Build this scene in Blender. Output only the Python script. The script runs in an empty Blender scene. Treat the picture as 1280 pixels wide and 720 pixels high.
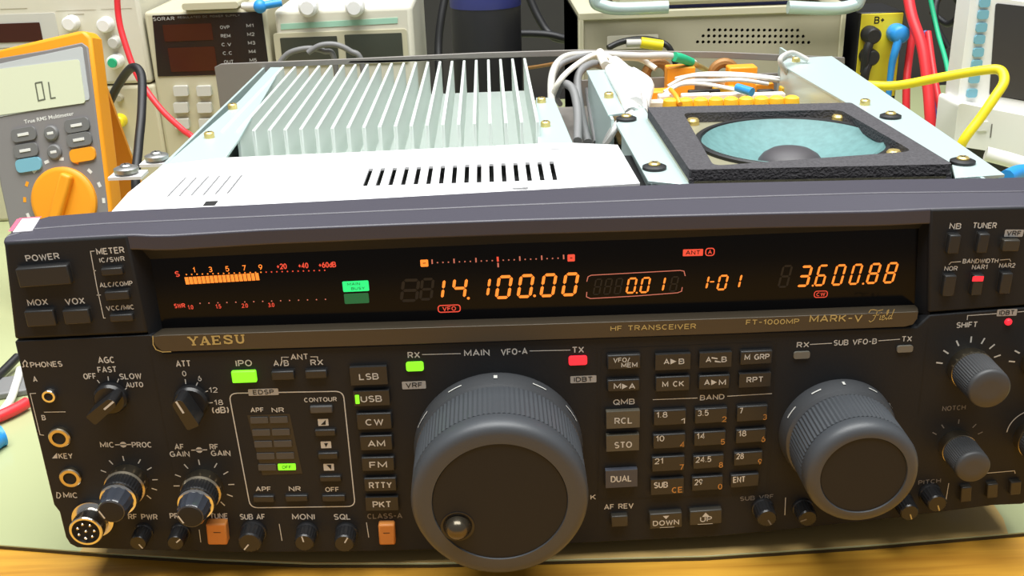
import bpy, bmesh, math, random
from mathutils import Vector, Matrix
from mathutils.geometry import tessellate_polygon, delaunay_2d_cdt
random.seed(7)
C = bpy.context.scene.collection
S = 0.001                                   # everything below is written in millimetres
sc = bpy.context.scene

# ------------------------------------------------------------------ camera, light, exposure
F, PITCH, YAW, ROLL = 1300.0, .395, .013, -.034
EYE = Vector((193., -354., 267.))
fw = Vector((math.sin(YAW)*math.cos(PITCH), math.cos(YAW)*math.cos(PITCH), -math.sin(PITCH)))
r0 = Vector((math.cos(YAW), -math.sin(YAW), 0)); u0 = r0.cross(fw)
RT = math.cos(ROLL)*r0 + math.sin(ROLL)*u0
UP = -math.sin(ROLL)*r0 + math.cos(ROLL)*u0
cam = bpy.data.objects.new('camera', bpy.data.cameras.new('camera')); C.objects.link(cam)
m = Matrix.Identity(4)
for i, v in enumerate((RT, UP, -fw)):
    for j in range(3): m[j][i] = v[j]
for j in range(3): m[j][3] = EYE[j]*S
cam.matrix_world = m
cam.data.sensor_width = 36; cam.data.lens = 36*F/1280; cam.data.clip_start = .01; cam.data.clip_end = 20
sc.camera = cam
sc.view_settings.view_transform = 'Standard'; sc.view_settings.look = 'None'
sc.view_settings.gamma = 1; sc.view_settings.use_curve_mapping = False
sc.view_settings.exposure = 0.0
w = bpy.data.worlds.new('world'); sc.world = w; w.use_nodes = True
w.node_tree.nodes['Background'].inputs[0].default_value = (.92, .95, 1, 1)
w.node_tree.nodes['Background'].inputs[1].default_value = .24
def area(name, loc, target, sx, sy, e, col):
    l = bpy.data.lights.new(name, 'AREA'); l.shape = 'RECTANGLE'; l.size = sx; l.size_y = sy; l.energy = e; l.color = col
    o = bpy.data.objects.new(name, l); C.objects.link(o); o.location = loc
    o.rotation_euler = (Vector(target)-Vector(loc)).to_track_quat('-Z', 'Y').to_euler(); return o
area('ceiling_tube_light', (.2, -.12, 1.55), (.2, -.02, 0), 1.5, 1.0, 52, (1, 1, .97))
area('ceiling_tube_light', (.2, .85, 1.5), (.2, .2, .1), 1.4, .4, 14, (.95, .97, 1))

# ------------------------------------------------------------------ materials
MATS = {}
def mat(name, col, rough=.5, metal=0., spec=.5, emit=None, es=1., bump=0., bscale=400., var=0., coat=0.):
    if name in MATS: return MATS[name]
    mt = bpy.data.materials.new(name); mt.use_nodes = True; MATS[name] = mt
    nt = mt.node_tree; b = nt.nodes['Principled BSDF']
    b.inputs['Base Color'].default_value = (*col, 1); b.inputs['Roughness'].default_value = rough
    b.inputs['Metallic'].default_value = metal; b.inputs['Specular IOR Level'].default_value = spec
    b.inputs['Coat Weight'].default_value = coat
    if emit:
        b.inputs['Emission Color'].default_value = (*emit, 1); b.inputs['Emission Strength'].default_value = es
    if bump or var:
        tc = nt.nodes.new('ShaderNodeTexCoord'); n = nt.nodes.new('ShaderNodeTexNoise'); n.inputs['Scale'].default_value = bscale
        nt.links.new(tc.outputs['Object'], n.inputs['Vector'])
        if bump:
            bp = nt.nodes.new('ShaderNodeBump'); bp.inputs['Strength'].default_value = bump; bp.inputs['Distance'].default_value = .001
            nt.links.new(n.outputs['Fac'], bp.inputs['Height']); nt.links.new(bp.outputs[0], b.inputs['Normal'])
        if var:
            mx = nt.nodes.new('ShaderNodeMix'); mx.data_type = 'RGBA'
            mx.inputs[6].default_value = (*[c*(1-var) for c in col], 1); mx.inputs[7].default_value = (*[min(1, c*(1+var)) for c in col], 1)
            nt.links.new(n.outputs['Fac'], mx.inputs[0]); nt.links.new(mx.outputs[2], b.inputs['Base Color'])
    return mt
M = dict(
    fascia=mat('charcoal_plastic', (.0150, .0160, .0180), .6, spec=.3, bump=.05, bscale=900),
    bezel=mat('bezel_plastic', (.052, .049, .066), .42, spec=.6, bump=.03, bscale=700),
    key=mat('key_plastic', (.022, .022, .022), .42),
    keylit=mat('key_tan', (.088, .080, .060), .5), keydim=mat('key_olive', (.040, .036, .028), .42), keyblue=mat('key_blue_grey', (.060, .065, .082), .5),
    keygrey=mat('key_grey', (.07, .07, .07), .5),
    ink=mat('pale_ink', (.62, .62, .59), .6), inkdim=mat('dim_ink', (.20, .19, .18), .6), inkor=mat('orange_ink', (.55, .25, .06), .6),
    gold=mat('gold_ink', (.52, .42, .17), .45, .2), tag=mat('tag_grey', (.42, .41, .39), .6), dark=mat('black_hole', (.006, .006, .006), .7),
    strip=mat('bronze_strip', (.075, .060, .040), .42, .25, bump=.02, bscale=500),
    glass=mat('smoked_window', (.005, .005, .0058), .14, spec=.15),
    vfd=mat('orange_segments', (.3, .08, .01), .5, emit=(1, .25, .03), es=1.25), vfdred=mat('red_segments', (.25, .03, .02), .5, emit=(.85, .075, .04), es=1.0),
    vfdink=mat('pink_scale', (.3, .1, .08), .5, emit=(.62, .17, .11), es=.8), ghost=mat('unlit_segments', (.016, .014, .013), .5),
    ledg=mat('green_led', (.1, .5, .02), .4, emit=(.27, 1, .02), es=1.0), ledr=mat('red_led', (.5, .02, .03), .4, emit=(1, .02, .04), es=1.1),
    ledmint=mat('mint_led', (.02, .4, .12), .4, emit=(.01, .8, .2), es=1.0), leddim=mat('mint_led_unlit', (.012, .13, .05), .35, emit=(.0, .10, .03), es=.7),
    ledoff=mat('led_unlit', (.17, .165, .14), .35), orange=mat('orange_button', (.62, .23, .05), .5),
    dial=mat('dial_rubber', (.056, .062, .070), .46, spec=.5, bump=.04, bscale=1500), dialface=mat('dial_face', (.0145, .0155, .0175), .55, spec=.3),
    skirt=mat('dial_skirt', (.07, .074, .08), .33, .2), spinner=mat('spinner_metal', (.10, .085, .06), .22, .7), knobblk=mat('knob_black', (.016, .016, .017), .3), knobgrey=mat('knob_grey', (.055, .057, .06), .5),
    chrome=mat('chrome', (.75, .73, .68), .2, 1), brassy=mat('brass_ring', (.58, .50, .36), .28, 1), smoke=mat('smoked_knob', (.035, .04, .052), .16, coat=.5),
    plate=mat('white_plate', (.90, .90, .91), .45, .1), alu=mat('aluminium', (.70, .76, .72), .5, .15), zinc=mat('blue_zinc', (.60, .74, .73), .4, .45),
    rear=mat('rear_panel_grey', (.27, .25, .23), .5, .3), steel=mat('steel', (.5, .5, .48), .35, .9), copper=mat('yellow_zinc', (.75, .58, .22), .35, .7),
    spkframe=mat('speaker_frame', (.42, .40, .27), .4, .5), foam=mat('foam', (.085, .082, .088), .95, spec=.1, bump=1.0, bscale=900, var=.4), cone=mat('teal_cone', (.12, .25, .25), .6, bump=.1, bscale=300, var=.25),
    cap=mat('dust_cap', (.06, .055, .06), .5), rubber=mat('black_rubber', (.012, .012, .013), .5), black=mat('black_plastic', (.015, .015, .016), .4),
    cgrey=mat('grey_cable', (.20, .20, .20), .5), cwhite=mat('white_cable', (.80, .79, .77), .5), cpale=mat('pale_cable', (.55, .54, .50), .5), cred=mat('red_cable', (.80, .035, .045), .4),
    cblue=mat('blue_plastic', (.03, .30, .75), .4), cyel=mat('yellow_cable', (.88, .72, .02), .4), cgreen=mat('green_sleeve', (.02, .45, .22), .5),
    pcb=mat('circuit_board', (.50, .36, .16), .6, var=.5, bscale=120), relay=mat('orange_relay', (.95, .36, .02), .45), capy=mat('yellow_capacitor', (.95, .55, .03), .45),
    toroid=mat('copper_toroid', (.35, .17, .05), .5, .2), cream=mat('cream_component', (.85, .80, .70), .5),
    beige=mat('beige_case', (.54, .51, .36), .55), cream2=mat('pale_case', (.68, .66, .55), .5), beiged=mat('beige_dull', (.40, .37, .27), .55, bump=.02),
    counter=mat('black_glossy_face', (.012, .011, .012), .25), redwin=mat('red_window', (.05, .012, .008), .25), meterwin=mat('meter_window', (.055, .06, .045), .25),
    btn=mat('grey_button', (.58, .58, .54), .5), greenlab=mat('green_label', (.36, .62, .48), .5), white=mat('white_plastic', (.86, .86, .84), .45),
    morange=mat('orange_holster', (.92, .36, .015), .45), mgrey=mat('meter_grey', (.23, .22, .22), .5), mbtn=mat('meter_button', (.17, .17, .17), .5),
    mwhite=mat('meter_ink', (.75, .75, .72), .5), mlcd=mat('meter_lcd', (.70, .74, .55), .3), mseg=mat('lcd_segments', (.13, .14, .10), .5), mframe=mat('lcd_frame', (.52, .55, .56), .3),
    yellow=mat('yellow_face', (.80, .66, .03), .5), scopeblue=mat('softkey_blue', (.19, .44, .56), .5), screen=mat('dark_screen', (.045, .045, .048), .25),
    tray=mat('aqua_metal', (.52, .66, .64), .35, .3), navy=mat('navy_plastic', (.06, .07, .30), .4), wallm=mat('dark_wall', (.035, .033, .031), .8, var=.4, bscale=6),
    palepatch=mat('patch_white', (.85, .82, .86), .4), stred=mat('pink_edge', (.80, .12, .2), .5),
    brownstrip=mat('strip_brown', (.58, .40, .15), .2), matedge=mat('mat_edge_brown', (.05, .035, .015), .5), matgreen=mat('pale_green_mat', (.42, .455, .245), .25, var=.05, bscale=8),
)
def wood(name):
    mt = bpy.data.materials.new(name); mt.use_nodes = True; nt = mt.node_tree; b = nt.nodes['Principled BSDF']
    tc = nt.nodes.new('ShaderNodeTexCoord'); mp = nt.nodes.new('ShaderNodeMapping'); mp.inputs['Scale'].default_value = (3, 45, 45)
    n = nt.nodes.new('ShaderNodeTexNoise'); n.inputs['Scale'].default_value = 4; n.inputs['Detail'].default_value = 6; n.inputs['Distortion'].default_value = .6
    r = nt.nodes.new('ShaderNodeValToRGB'); r.color_ramp.elements[0].color = (.46, .205, .020, 1); r.color_ramp.elements[1].color = (.66, .345, .040, 1)
    r.color_ramp.elements[0].position = .3; r.color_ramp.elements[1].position = .65
    nt.links.new(tc.outputs['Object'], mp.inputs[0]); nt.links.new(mp.outputs[0], n.inputs[0]); nt.links.new(n.outputs[0], r.inputs[0])
    nt.links.new(r.outputs[0], b.inputs['Base Color']); b.inputs['Roughness'].default_value = .4
    return mt
M['wood'] = wood('pine_wood')

# ------------------------------------------------------------------ frames: a plane with an origin, two axes and an outward normal
def ray(px, py): return fw + RT*((px-640)/F) - UP*((py-360)/F)
class Frame:
    def __init__(s, o, u, v, n): s.o, s.u, s.v, s.n = Vector(o), Vector(u).normalized(), Vector(v).normalized(), Vector(n).normalized()
    def px(s, x, y, h=0.):
        d = ray(x, y); o = s.o + s.n*h; t = (o-EYE).dot(s.n)/d.dot(s.n); p = EYE + d*t - s.o
        return (p.dot(s.u), p.dot(s.v))
    def w(s, a, b, h=0.): return s.o + s.u*a + s.v*b + s.n*h
FP = Frame((0, 0, 0), (1, 0, 0), (0, 0, 1), (0, -1, 0))          # the radio's front panel
def TOPZ(z): return Frame((0, 0, z), (1, 0, 0), (0, 1, 0), (0, 0, 1))
def BGY(y): return Frame((0, y, 0), (1, 0, 0), (0, 0, 1), (0, -1, 0))
def PT(px, py, y): d = ray(px, py); return EYE + d*((y-EYE.y)/d.y)
def PZ(px, py, z): d = ray(px, py); return EYE + d*((z-EYE.z)/d.z)
def bow(a, b): return (a-200)*(5.6e-4-(b-5)/140*8.6e-4)           # the panel's rows bend very slightly

FONT = {}
def glyphs(s, bold=.02):
    k = (s, bold)
    if k not in FONT:
        cu = bpy.data.curves.new('t', 'FONT'); cu.body = s; cu.offset = bold; cu.resolution_u = 2
        o = bpy.data.objects.new('t', cu); C.objects.link(o); dg = bpy.context.evaluated_depsgraph_get(); dg.update()
        me = bpy.data.meshes.new_from_object(o.evaluated_get(dg))
        vs = [(v.co.x, v.co.y) for v in me.vertices]; fs = [tuple(p.vertices) for p in me.polygons]
        bpy.data.objects.remove(o); bpy.data.curves.remove(cu); bpy.data.meshes.remove(me)
        x0 = min(v[0] for v in vs); x1 = max(v[0] for v in vs); y0 = min(v[1] for v in vs); y1 = max(v[1] for v in vs)
        FONT[k] = ([((v[0]-x0)/(x1-x0)-.5, (v[1]-y0)/(y1-y0)-.5) for v in vs], fs)
    return FONT[k]

def _arc(cx, cy, rx, ry, a0, a1, n=8): return [(cx+rx*math.cos(math.radians(a0+(a1-a0)*i/n)), cy+ry*math.sin(math.radians(a0+(a1-a0)*i/n))) for i in range(n+1)]
# plain block capitals as strokes: width, then polylines in a box one unit high
GL = {' ': (.35, []), 'A': (.8, [[(0, 0), (.4, 1), (.8, 0)], [(.16, .32), (.64, .32)]]), 'B': (.68, [[(0, .52), (.42, .52)]+_arc(.42, .26, .26, .26, 90, -90)+[(0, 0), (0, 1), (.4, 1)]+_arc(.4, .76, .23, .24, 90, -90)]),
 'C': (.72, [_arc(.37, .5, .36, .5, 48, 312, 14)]), 'D': (.72, [[(0, 0), (0, 1), (.32, 1)]+_arc(.32, .5, .4, .5, 90, -90, 12)+[(0, 0)]]), 'E': (.6, [[(.6, 1), (0, 1), (0, 0), (.6, 0)], [(0, .52), (.52, .52)]]),
 'F': (.58, [[(.58, 1), (0, 1), (0, 0)], [(0, .5), (.5, .5)]]), 'G': (.76, [_arc(.38, .5, .37, .5, 50, 300, 14)+[(.74, .12), (.74, .48), (.42, .48)]]), 'H': (.7, [[(0, 0), (0, 1)], [(.7, 0), (.7, 1)], [(0, .52), (.7, .52)]]),
 'I': (.01, [[(0, 0), (0, 1)]]), 'K': (.68, [[(0, 0), (0, 1)], [(.66, 1), (0, .4)], [(.22, .6), (.68, 0)]]), 'L': (.56, [[(0, 1), (0, 0), (.56, 0)]]), 'M': (.84, [[(0, 0), (0, 1), (.42, .2), (.84, 1), (.84, 0)]]),
 'N': (.7, [[(0, 0), (0, 1), (.7, 0), (.7, 1)]]), 'O': (.78, [_arc(.39, .5, .39, .5, 90, 450, 20)]), 'P': (.64, [[(0, 0), (0, 1), (.38, 1)]+_arc(.38, .73, .26, .27, 90, -90)+[(0, .46)]]),
 'Q': (.78, [_arc(.39, .5, .39, .5, 90, 450, 20), [(.40, .34), (.84, -.08)]]), 'R': (.66, [[(0, 0), (0, 1), (.38, 1)]+_arc(.38, .74, .26, .26, 90, -90)+[(0, .48)], [(.36, .48), (.66, 0)]]),
 'S': (.64, [_arc(.33, .75, .3, .25, 35, 270, 9)+_arc(.33, .25, .31, .25, 90, -145, 9)]), 'T': (.68, [[(0, 1), (.68, 1)], [(.34, 1), (.34, 0)]]), 'U': (.7, [[(0, 1), (0, .34)]+_arc(.35, .34, .35, .34, 180, 360)+[(.7, 1)]]),
 'V': (.76, [[(0, 1), (.38, 0), (.76, 1)]]), 'W': (1.0, [[(0, 1), (.25, 0), (.5, .9), (.75, 0), (1, 1)]]), 'X': (.7, [[(0, 0), (.7, 1)], [(0, 1), (.7, 0)]]), 'Y': (.72, [[(0, 1), (.36, .46), (.72, 1)], [(.36, .46), (.36, 0)]]), 'Z': (.66, [[(0, 1), (.66, 1), (0, 0), (.66, 0)]]),
 '0': (.62, [_arc(.31, .5, .31, .5, 90, 450, 18)]), '1': (.3, [[(0, .74), (.26, 1), (.26, 0)]]), '2': (.6, [_arc(.3, .7, .3, .3, 165, -30)+[(0, 0), (.62, 0)]]), '3': (.6, [_arc(.28, .75, .28, .25, 150, -90)+_arc(.28, .26, .31, .26, 90, -150)]),
 '4': (.64, [[(.48, 0), (.48, 1), (0, .28), (.66, .28)]]), '5': (.6, [[(.56, 1), (.1, 1), (.04, .5)]+_arc(.28, .32, .31, .32, 110, -150, 10)]), '6': (.62, [_arc(.31, .32, .31, .32, 170, 530, 16)+[(.04, .5), (.2, .82), (.42, 1)]]), '7': (.6, [[(0, 1), (.6, 1), (.22, 0)]]),
 '8': (.64, [_arc(.32, .77, .25, .23, -90, 270, 14), _arc(.32, .27, .32, .27, 90, 450, 14)]), '9': (.62, [_arc(.31, .68, .31, .32, -10, 350, 16)+[(.58, .5), (.42, .18), (.2, 0)]]),
 '.': (.06, [[(0, .0), (.0, .1)]]), '/': (.4, [[(0, -.04), (.4, 1.04)]]), '-': (.4, [[(0, .48), (.4, .48)]]), '+': (.56, [[(0, .48), (.56, .48)], [(.28, .2), (.28, .76)]]), '(': (.2, [_arc(.36, .48, .36, .62, 125, 235)]), ')': (.2, [_arc(-.16, .48, .36, .62, 55, -55)]),
 'd': (.52, [_arc(.26, .32, .26, .32, 0, 360, 14), [(.52, 0), (.52, 1)]])}

class MB:
    def __init__(s, fr=FP): s.fr, s.v, s.f, s.mi, s.mats = fr, [], [], [], []
    def m(s, mt):
        mt = M[mt] if isinstance(mt, str) else mt
        if mt not in s.mats: s.mats.append(mt)
        return s.mats.index(mt)
    def add(s, vs, fs, mt):
        k = len(s.v); i = s.m(mt); s.v += [tuple(v) for v in vs]; s.f += [tuple(j+k for j in f) for f in fs]; s.mi += [i]*len(fs); return s
    def poly(s, loops, h0, h1, mt, flat=False):
        if not isinstance(loops[0][0], (tuple, list)): loops = [loops]
        pts = [p for l in loops for p in l]; n = len(pts); fr = s.fr
        if len(loops) == 1: tri = tessellate_polygon([[Vector((a, b, 0)) for a, b in l] for l in loops])
        else:
            k, F_ = 0, []
            for l in loops: F_.append(list(range(k, k+len(l)))); k += len(l)
            r = delaunay_2d_cdt([Vector(p) for p in pts], [], F_, 0, 1e-7)
            assert len(r[0]) == n
            def inside(p, l):
                c = False
                for i in range(len(l)):
                    (x0, y0), (x1, y1) = l[i-1], l[i]
                    if (y0 > p.y) != (y1 > p.y) and p.x < (x1-x0)*(p.y-y0)/(y1-y0)+x0: c = not c
                return c
            org = [o[0] for o in r[3]]; tri = []
            for f in r[2]:
                q = sum((r[0][i] for i in f), Vector((0, 0)))/3
                if inside(q, loops[0]) and not any(inside(q, l) for l in loops[1:]): tri.append(tuple(org[i] for i in f))
        if flat: return s.add([fr.w(a, b, h1) for a, b in pts], tri, mt)
        vs = [fr.w(a, b, h0) for a, b in pts] + [fr.w(a, b, h1) for a, b in pts]
        fs = [tuple(t) for t in tri] + [tuple(n+i for i in reversed(t)) for t in tri]
        k = 0
        for l in loops:
            for i in range(len(l)): j = (i+1) % len(l); fs.append((k+i, k+j, n+k+j, n+k+i))
            k += len(l)
        return s.add(vs, fs, mt)
    def box(s, a0, b0, a1, b1, h0, h1, mt, rot=0.):
        ca, cb = (a0+a1)/2, (b0+b1)/2; c, q = math.cos(rot), math.sin(rot)
        P = [(ca+(x-ca)*c-(y-cb)*q, cb+(x-ca)*q+(y-cb)*c) for x, y in ((a0, b0), (a1, b0), (a1, b1), (a0, b1))]
        vs = [s.fr.w(a, b, h0) for a, b in P]+[s.fr.w(a, b, h1) for a, b in P]
        return s.add(vs, [(3, 2, 1, 0), (4, 5, 6, 7), (0, 1, 5, 4), (1, 2, 6, 5), (2, 3, 7, 6), (3, 0, 4, 7)], mt)
    def rrect(s, a0, b0, a1, b1, r, h0, h1, mt, rot=0., flat=False): return s.poly(rr(a0, b0, a1, b1, r, rot), h0, h1, mt, flat)
    def lathe(s, c, prof, mt, seg=48, knurl=None, open=False):
        # prof: (radius, height) pairs up the outward axis; knurl=(i0, i1, teeth depth)
        fr = s.fr; n = len(prof); vs, fs = [], []
        for i, (r, h) in enumerate(prof):
            for j in range(seg):
                a = 2*math.pi*j/seg; q = r
                if knurl and knurl[0] <= i <= knurl[1] and j % 2: q = r-knurl[2]
                vs.append(fr.w(c[0]+q*math.cos(a), c[1]+q*math.sin(a), h))
        for i in range(n-1):
            for j in range(seg): k = (j+1) % seg; fs.append((i*seg+j, i*seg+k, (i+1)*seg+k, (i+1)*seg+j))
        if not open: fs.append(tuple(range((n-1)*seg, n*seg))); fs.append(tuple(reversed(range(seg))))
        return s.add(vs, fs, mt)
    def text(s, t, x0, x1, cy, h, hh=.12, mt='ink', bold=.02, rot=None, slope=0.):
        a, b = s.fr.px(x0, cy+slope*(x0-x1)/2, hh), s.fr.px(x1, cy+slope*(x1-x0)/2, hh); cx = (x0+x1)/2
        t0, t1 = s.fr.px(cx, cy-h/2, hh), s.fr.px(cx, cy+h/2, hh); c = ((a[0]+b[0])/2, (a[1]+b[1])/2)
        if rot is None: rot = bow(*c) if s.fr is FP else 0.
        return s.textmm(t, c, math.hypot(b[0]-a[0], (b[1]-a[1]) if s.fr is not FP else 0), math.hypot(t1[0]-t0[0], t1[1]-t0[1]), hh, mt, bold, rot)
    def textmm(s, t, c, W, H, hh, mt='ink', bold=.02, rot=0., shear=0., wt=.165):
        if all(ch in GL for ch in t):
            k, q = math.cos(rot), math.sin(rot); gap = .30; x = 0; LS = []
            for ch in t:
                w_, P = GL[ch]; LS += [[(x+a, b_) for a, b_ in l] for l in P]; x += w_+gap
            tot = max(.05, x-gap); th = wt*H; sx = (W-th)/tot if tot > .1 else 0; sy = H-th
            if t in '-.': sx = W/tot
            if t.replace('.', '').replace('-', '').isdigit(): th = .135*H
            for li, l in enumerate(LS):
                Q = []
                for a, b_ in l:
                    X = (a-tot/2)*sx; Y = (b_-.5)*sy if t != '-' else 0; Q.append((c[0]+X*k-Y*q, c[1]+X*q+Y*k))
                s.stroke(Q, th if t != '-' else H, hh+.006*(li % 5), mt)
            return s
        vs, fs = glyphs(t, bold); k, q = math.cos(rot), math.sin(rot)
        P = [((x*W+shear*y*H), y*H) for x, y in vs]
        return s.add([s.fr.w(c[0]+x*k-y*q, c[1]+x*q+y*k, hh) for x, y in P], fs, mt)
    def stroke(s, P, wd, hh, mt, closed=False):
        n = len(P); L, R = [], []
        for i in range(n):
            if closed: p, q = P[i-1], P[(i+1) % n]
            else: p, q = P[max(0, i-1)], P[min(n-1, i+1)]
            d1 = Vector((P[i][0]-p[0], P[i][1]-p[1])); d2 = Vector((q[0]-P[i][0], q[1]-P[i][1]))
            if d1.length < 1e-9: d1 = d2
            if d2.length < 1e-9: d2 = d1
            d1 = d1.normalized(); d2 = d2.normalized(); d = d1+d2; d = d.normalized() if d.length > 1e-3 else Vector((-d1.y, d1.x))
            o = Vector((-d.y, d.x))*wd/2/max(.45, d.dot(d1))
            L.append((P[i][0]+o.x, P[i][1]+o.y)); R.append((P[i][0]-o.x, P[i][1]-o.y))
        vs = [s.fr.w(a, b, hh) for a, b in L]+[s.fr.w(a, b, hh) for a, b in R]
        fs = [(i, (i+1) % n, n+(i+1) % n, n+i) for i in range(n if closed else n-1)]
        return s.add(vs, fs, mt)
    def line(s, pts, mt='ink', wd=.35, hh=.12, closed=False): return s.stroke([s.fr.px(x, y, hh) for x, y in pts], wd, hh, mt, closed)
    def tube(s, P, r, mt, seg=10, smooth=True, taper=None):
        P = [Vector(p) for p in P]
        if smooth and len(P) > 2:
            Q = []
            for i in range(len(P)-1):
                p0, p1, p2, p3 = P[max(0, i-1)], P[i], P[i+1], P[min(len(P)-1, i+2)]
                for k in range(8):
                    t = k/8; Q.append(.5*((2*p1)+(p2-p0)*t+(2*p0-5*p1+4*p2-p3)*t*t+(3*p1-p0-3*p2+p3)*t**3))
            P = Q+[P[-1]]
        n = len(P); d0 = (P[1]-P[0]).normalized(); x = d0.orthogonal().normalized(); vs, fs = [], []
        for i in range(n):
            d = (P[min(n-1, i+1)]-P[max(0, i-1)]).normalized(); x = (x-d*x.dot(d)).normalized(); y = d.cross(x)
            rr_ = r if taper is None else r+(taper-r)*i/(n-1)
            for j in range(seg): a = 2*math.pi*j/seg; vs.append(P[i]+(x*math.cos(a)+y*math.sin(a))*rr_)
        for i in range(n-1):
            for j in range(seg): k = (j+1) % seg; fs.append((i*seg+j, i*seg+k, (i+1)*seg+k, (i+1)*seg+j))
        fs += [tuple(reversed(range(seg))), tuple(range((n-1)*seg, n*seg))]
        return s.add(vs, fs, mt)
    def ball(s, c, r, mt, seg=16, sq=(1, 1, 1)):
        c = Vector(c); vs, fs = [], []; n = seg//2
        for i in range(n+1):
            t = math.pi*(.02+.96*i/n)
            for j in range(seg): a = 2*math.pi*j/seg; vs.append(c+Vector((r*sq[0]*math.sin(t)*math.cos(a), r*sq[1]*math.sin(t)*math.sin(a), r*sq[2]*math.cos(t))))
        for i in range(n):
            for j in range(seg): k = (j+1) % seg; fs.append((i*seg+j, i*seg+k, (i+1)*seg+k, (i+1)*seg+j))
        fs += [tuple(reversed(range(seg))), tuple(range(n*seg, (n+1)*seg))]
        return s.add(vs, fs, mt)
    def build(s, name, parent=None, bevel=0., seg=2, sharp=35, label=None):
        me = bpy.data.meshes.new(name); c = sum((Vector(v) for v in s.v), Vector())/len(s.v)
        me.from_pydata([tuple((Vector(v)-c)*S) for v in s.v], [], s.f)
        for mt in s.mats: me.materials.append(mt)
        me.polygons.foreach_set('material_index', s.mi)
        bm = bmesh.new(); bm.from_mesh(me); bmesh.ops.recalc_face_normals(bm, faces=bm.faces[:]); bm.to_mesh(me); bm.free()
        me.polygons.foreach_set('use_smooth', [True]*len(me.polygons)); me.set_sharp_from_angle(angle=math.radians(sharp)); me.update()
        o = bpy.data.objects.new(name, me); C.objects.link(o); loc = c*S
        if parent is not None:
            o.parent = parent; loc = loc - wloc(parent)
        o.location = loc
        if bevel:
            b = o.modifiers.new('bevel', 'BEVEL'); b.width = bevel*S; b.segments = seg; b.limit_method = 'ANGLE'; b.angle_limit = math.radians(40)
        if label: o['label'] = label
        return o
def wloc(o):
    p = Vector()
    while o is not None: p += o.location; o = o.parent
    return p
def rr(a0, b0, a1, b1, r, rot=0., n=5):
    r = min(r, abs(a1-a0)/2-.001, abs(b1-b0)/2-.001); P = []
    for cx, cy, st in ((a1-r, b1-r, 0), (a0+r, b1-r, 90), (a0+r, b0+r, 180), (a1-r, b0+r, 270)):
        for i in range(n+1): t = math.radians(st+90*i/n); P.append((cx+r*math.cos(t), cy+r*math.sin(t)))
    ca, cb = (a0+a1)/2, (b0+b1)/2; c, q = math.cos(rot), math.sin(rot)
    return [(ca+(x-ca)*c-(y-cb)*q, cb+(x-ca)*q+(y-cb)*c) for x, y in P]
def circ(c, r, n=24, ry=None): return [(c[0]+r*math.cos(2*math.pi*i/n), c[1]+(ry or r)*math.sin(2*math.pi*i/n)) for i in range(n)]
def roundq(P, r, n=5):
    """a polygon with its corners rounded"""
    out = []
    for i in range(len(P)):
        p, a, b = Vector(P[i]), Vector(P[i-1]), Vector(P[(i+1) % len(P)]); u = (a-p).normalized(); v = (b-p).normalized()
        for k in range(n+1):
            t = k/n; q = (p+u*r)*(1-t)**2+p*2*t*(1-t)+(p+v*r)*t*t; out.append((q.x, q.y))
    return out
def tag(o, label, cat, group=None, kind=None):
    o['label'] = label; o['category'] = cat
    if group: o['group'] = group
    if kind: o['kind'] = kind
    return o
def thing(name, loc, label, cat, group=None):
    o = bpy.data.objects.new(name, None); o.empty_display_size = .02; C.objects.link(o); o.location = Vector(loc)*S
    return tag(o, label, cat, group)
def structure(o): o['kind'] = 'structure'; return o

# ------------------------------------------------------------------ the setting
TZ = -3.                                                             # height of the mat the radio stands on
b = MB(TOPZ(0)); b.box(-900, -420, 1300, 900, -760, -750, 'wallm'); structure(b.build('floor'))
b = MB(TOPZ(0)); b.box(-900, 900, 1300, 915, -760, 900, 'wallm'); structure(b.build('wall_back'))
d = thing('desk', (200, 250, -750), 'orange pine workbench along the bottom edge, under the pale mat', 'desk')
b = MB(TOPZ(0)); b.box(-700, -300, 1200, 880, -36, TZ-2.2, 'wood'); b.build('desk_top', d, 2)
for x in (-650, 1150):
    for y in (-250, 830): b = MB(TOPZ(0)); b.box(x-30, y-30, x+30, y+30, -750, -36, 'wood'); b.build('leg', d, 2)
edge = [TOPZ(TZ).px(x, y) for x, y in ((-160, 672), (0, 681), (130, 691), (260, 699), (390, 704), (540, 704), (680, 700), (880, 695), (1080, 682), (1280, 665), (1440, 648))]; edge = [(-600, edge[0][1]+6)]+edge+[(900, edge[-1][1]+6)]
b = MB(TOPZ(TZ)); b.poly(edge+[(900, 870), (-600, 870)], -1, 0, 'matgreen')
dm = tag(b.build('desk_mat', None, .3), 'pale green desk mat with a dark front edge under the radio', 'desk mat')
b = MB(TOPZ(TZ)); b.poly([(p[0], p[1]-.2) for p in edge]+[(900, 870), (-600, 870)], -2.2, -1, 'matedge'); b.build('mat_backing', dm, label='dark brown backing')

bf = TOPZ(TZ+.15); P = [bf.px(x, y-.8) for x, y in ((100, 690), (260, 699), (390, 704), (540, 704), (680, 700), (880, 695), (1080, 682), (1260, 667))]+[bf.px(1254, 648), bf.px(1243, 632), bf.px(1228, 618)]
b = MB(bf); b.poly(P+[(P[-1][0]-8, 70), (P[0][0], 70)], -.2, 0, 'brownstrip'); b.build('mat_brown_strip', dm, label='thin brown sheet on the mat')  # thin brown sheet laid on the mat below the radio's front
# ------------------------------------------------------------------ the transceiver
radio = thing('radio_transceiver', (205, 180, TZ), 'large black desktop radio transceiver with lit orange display and open top', 'radio')
R = radio
XR = 408.
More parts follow.
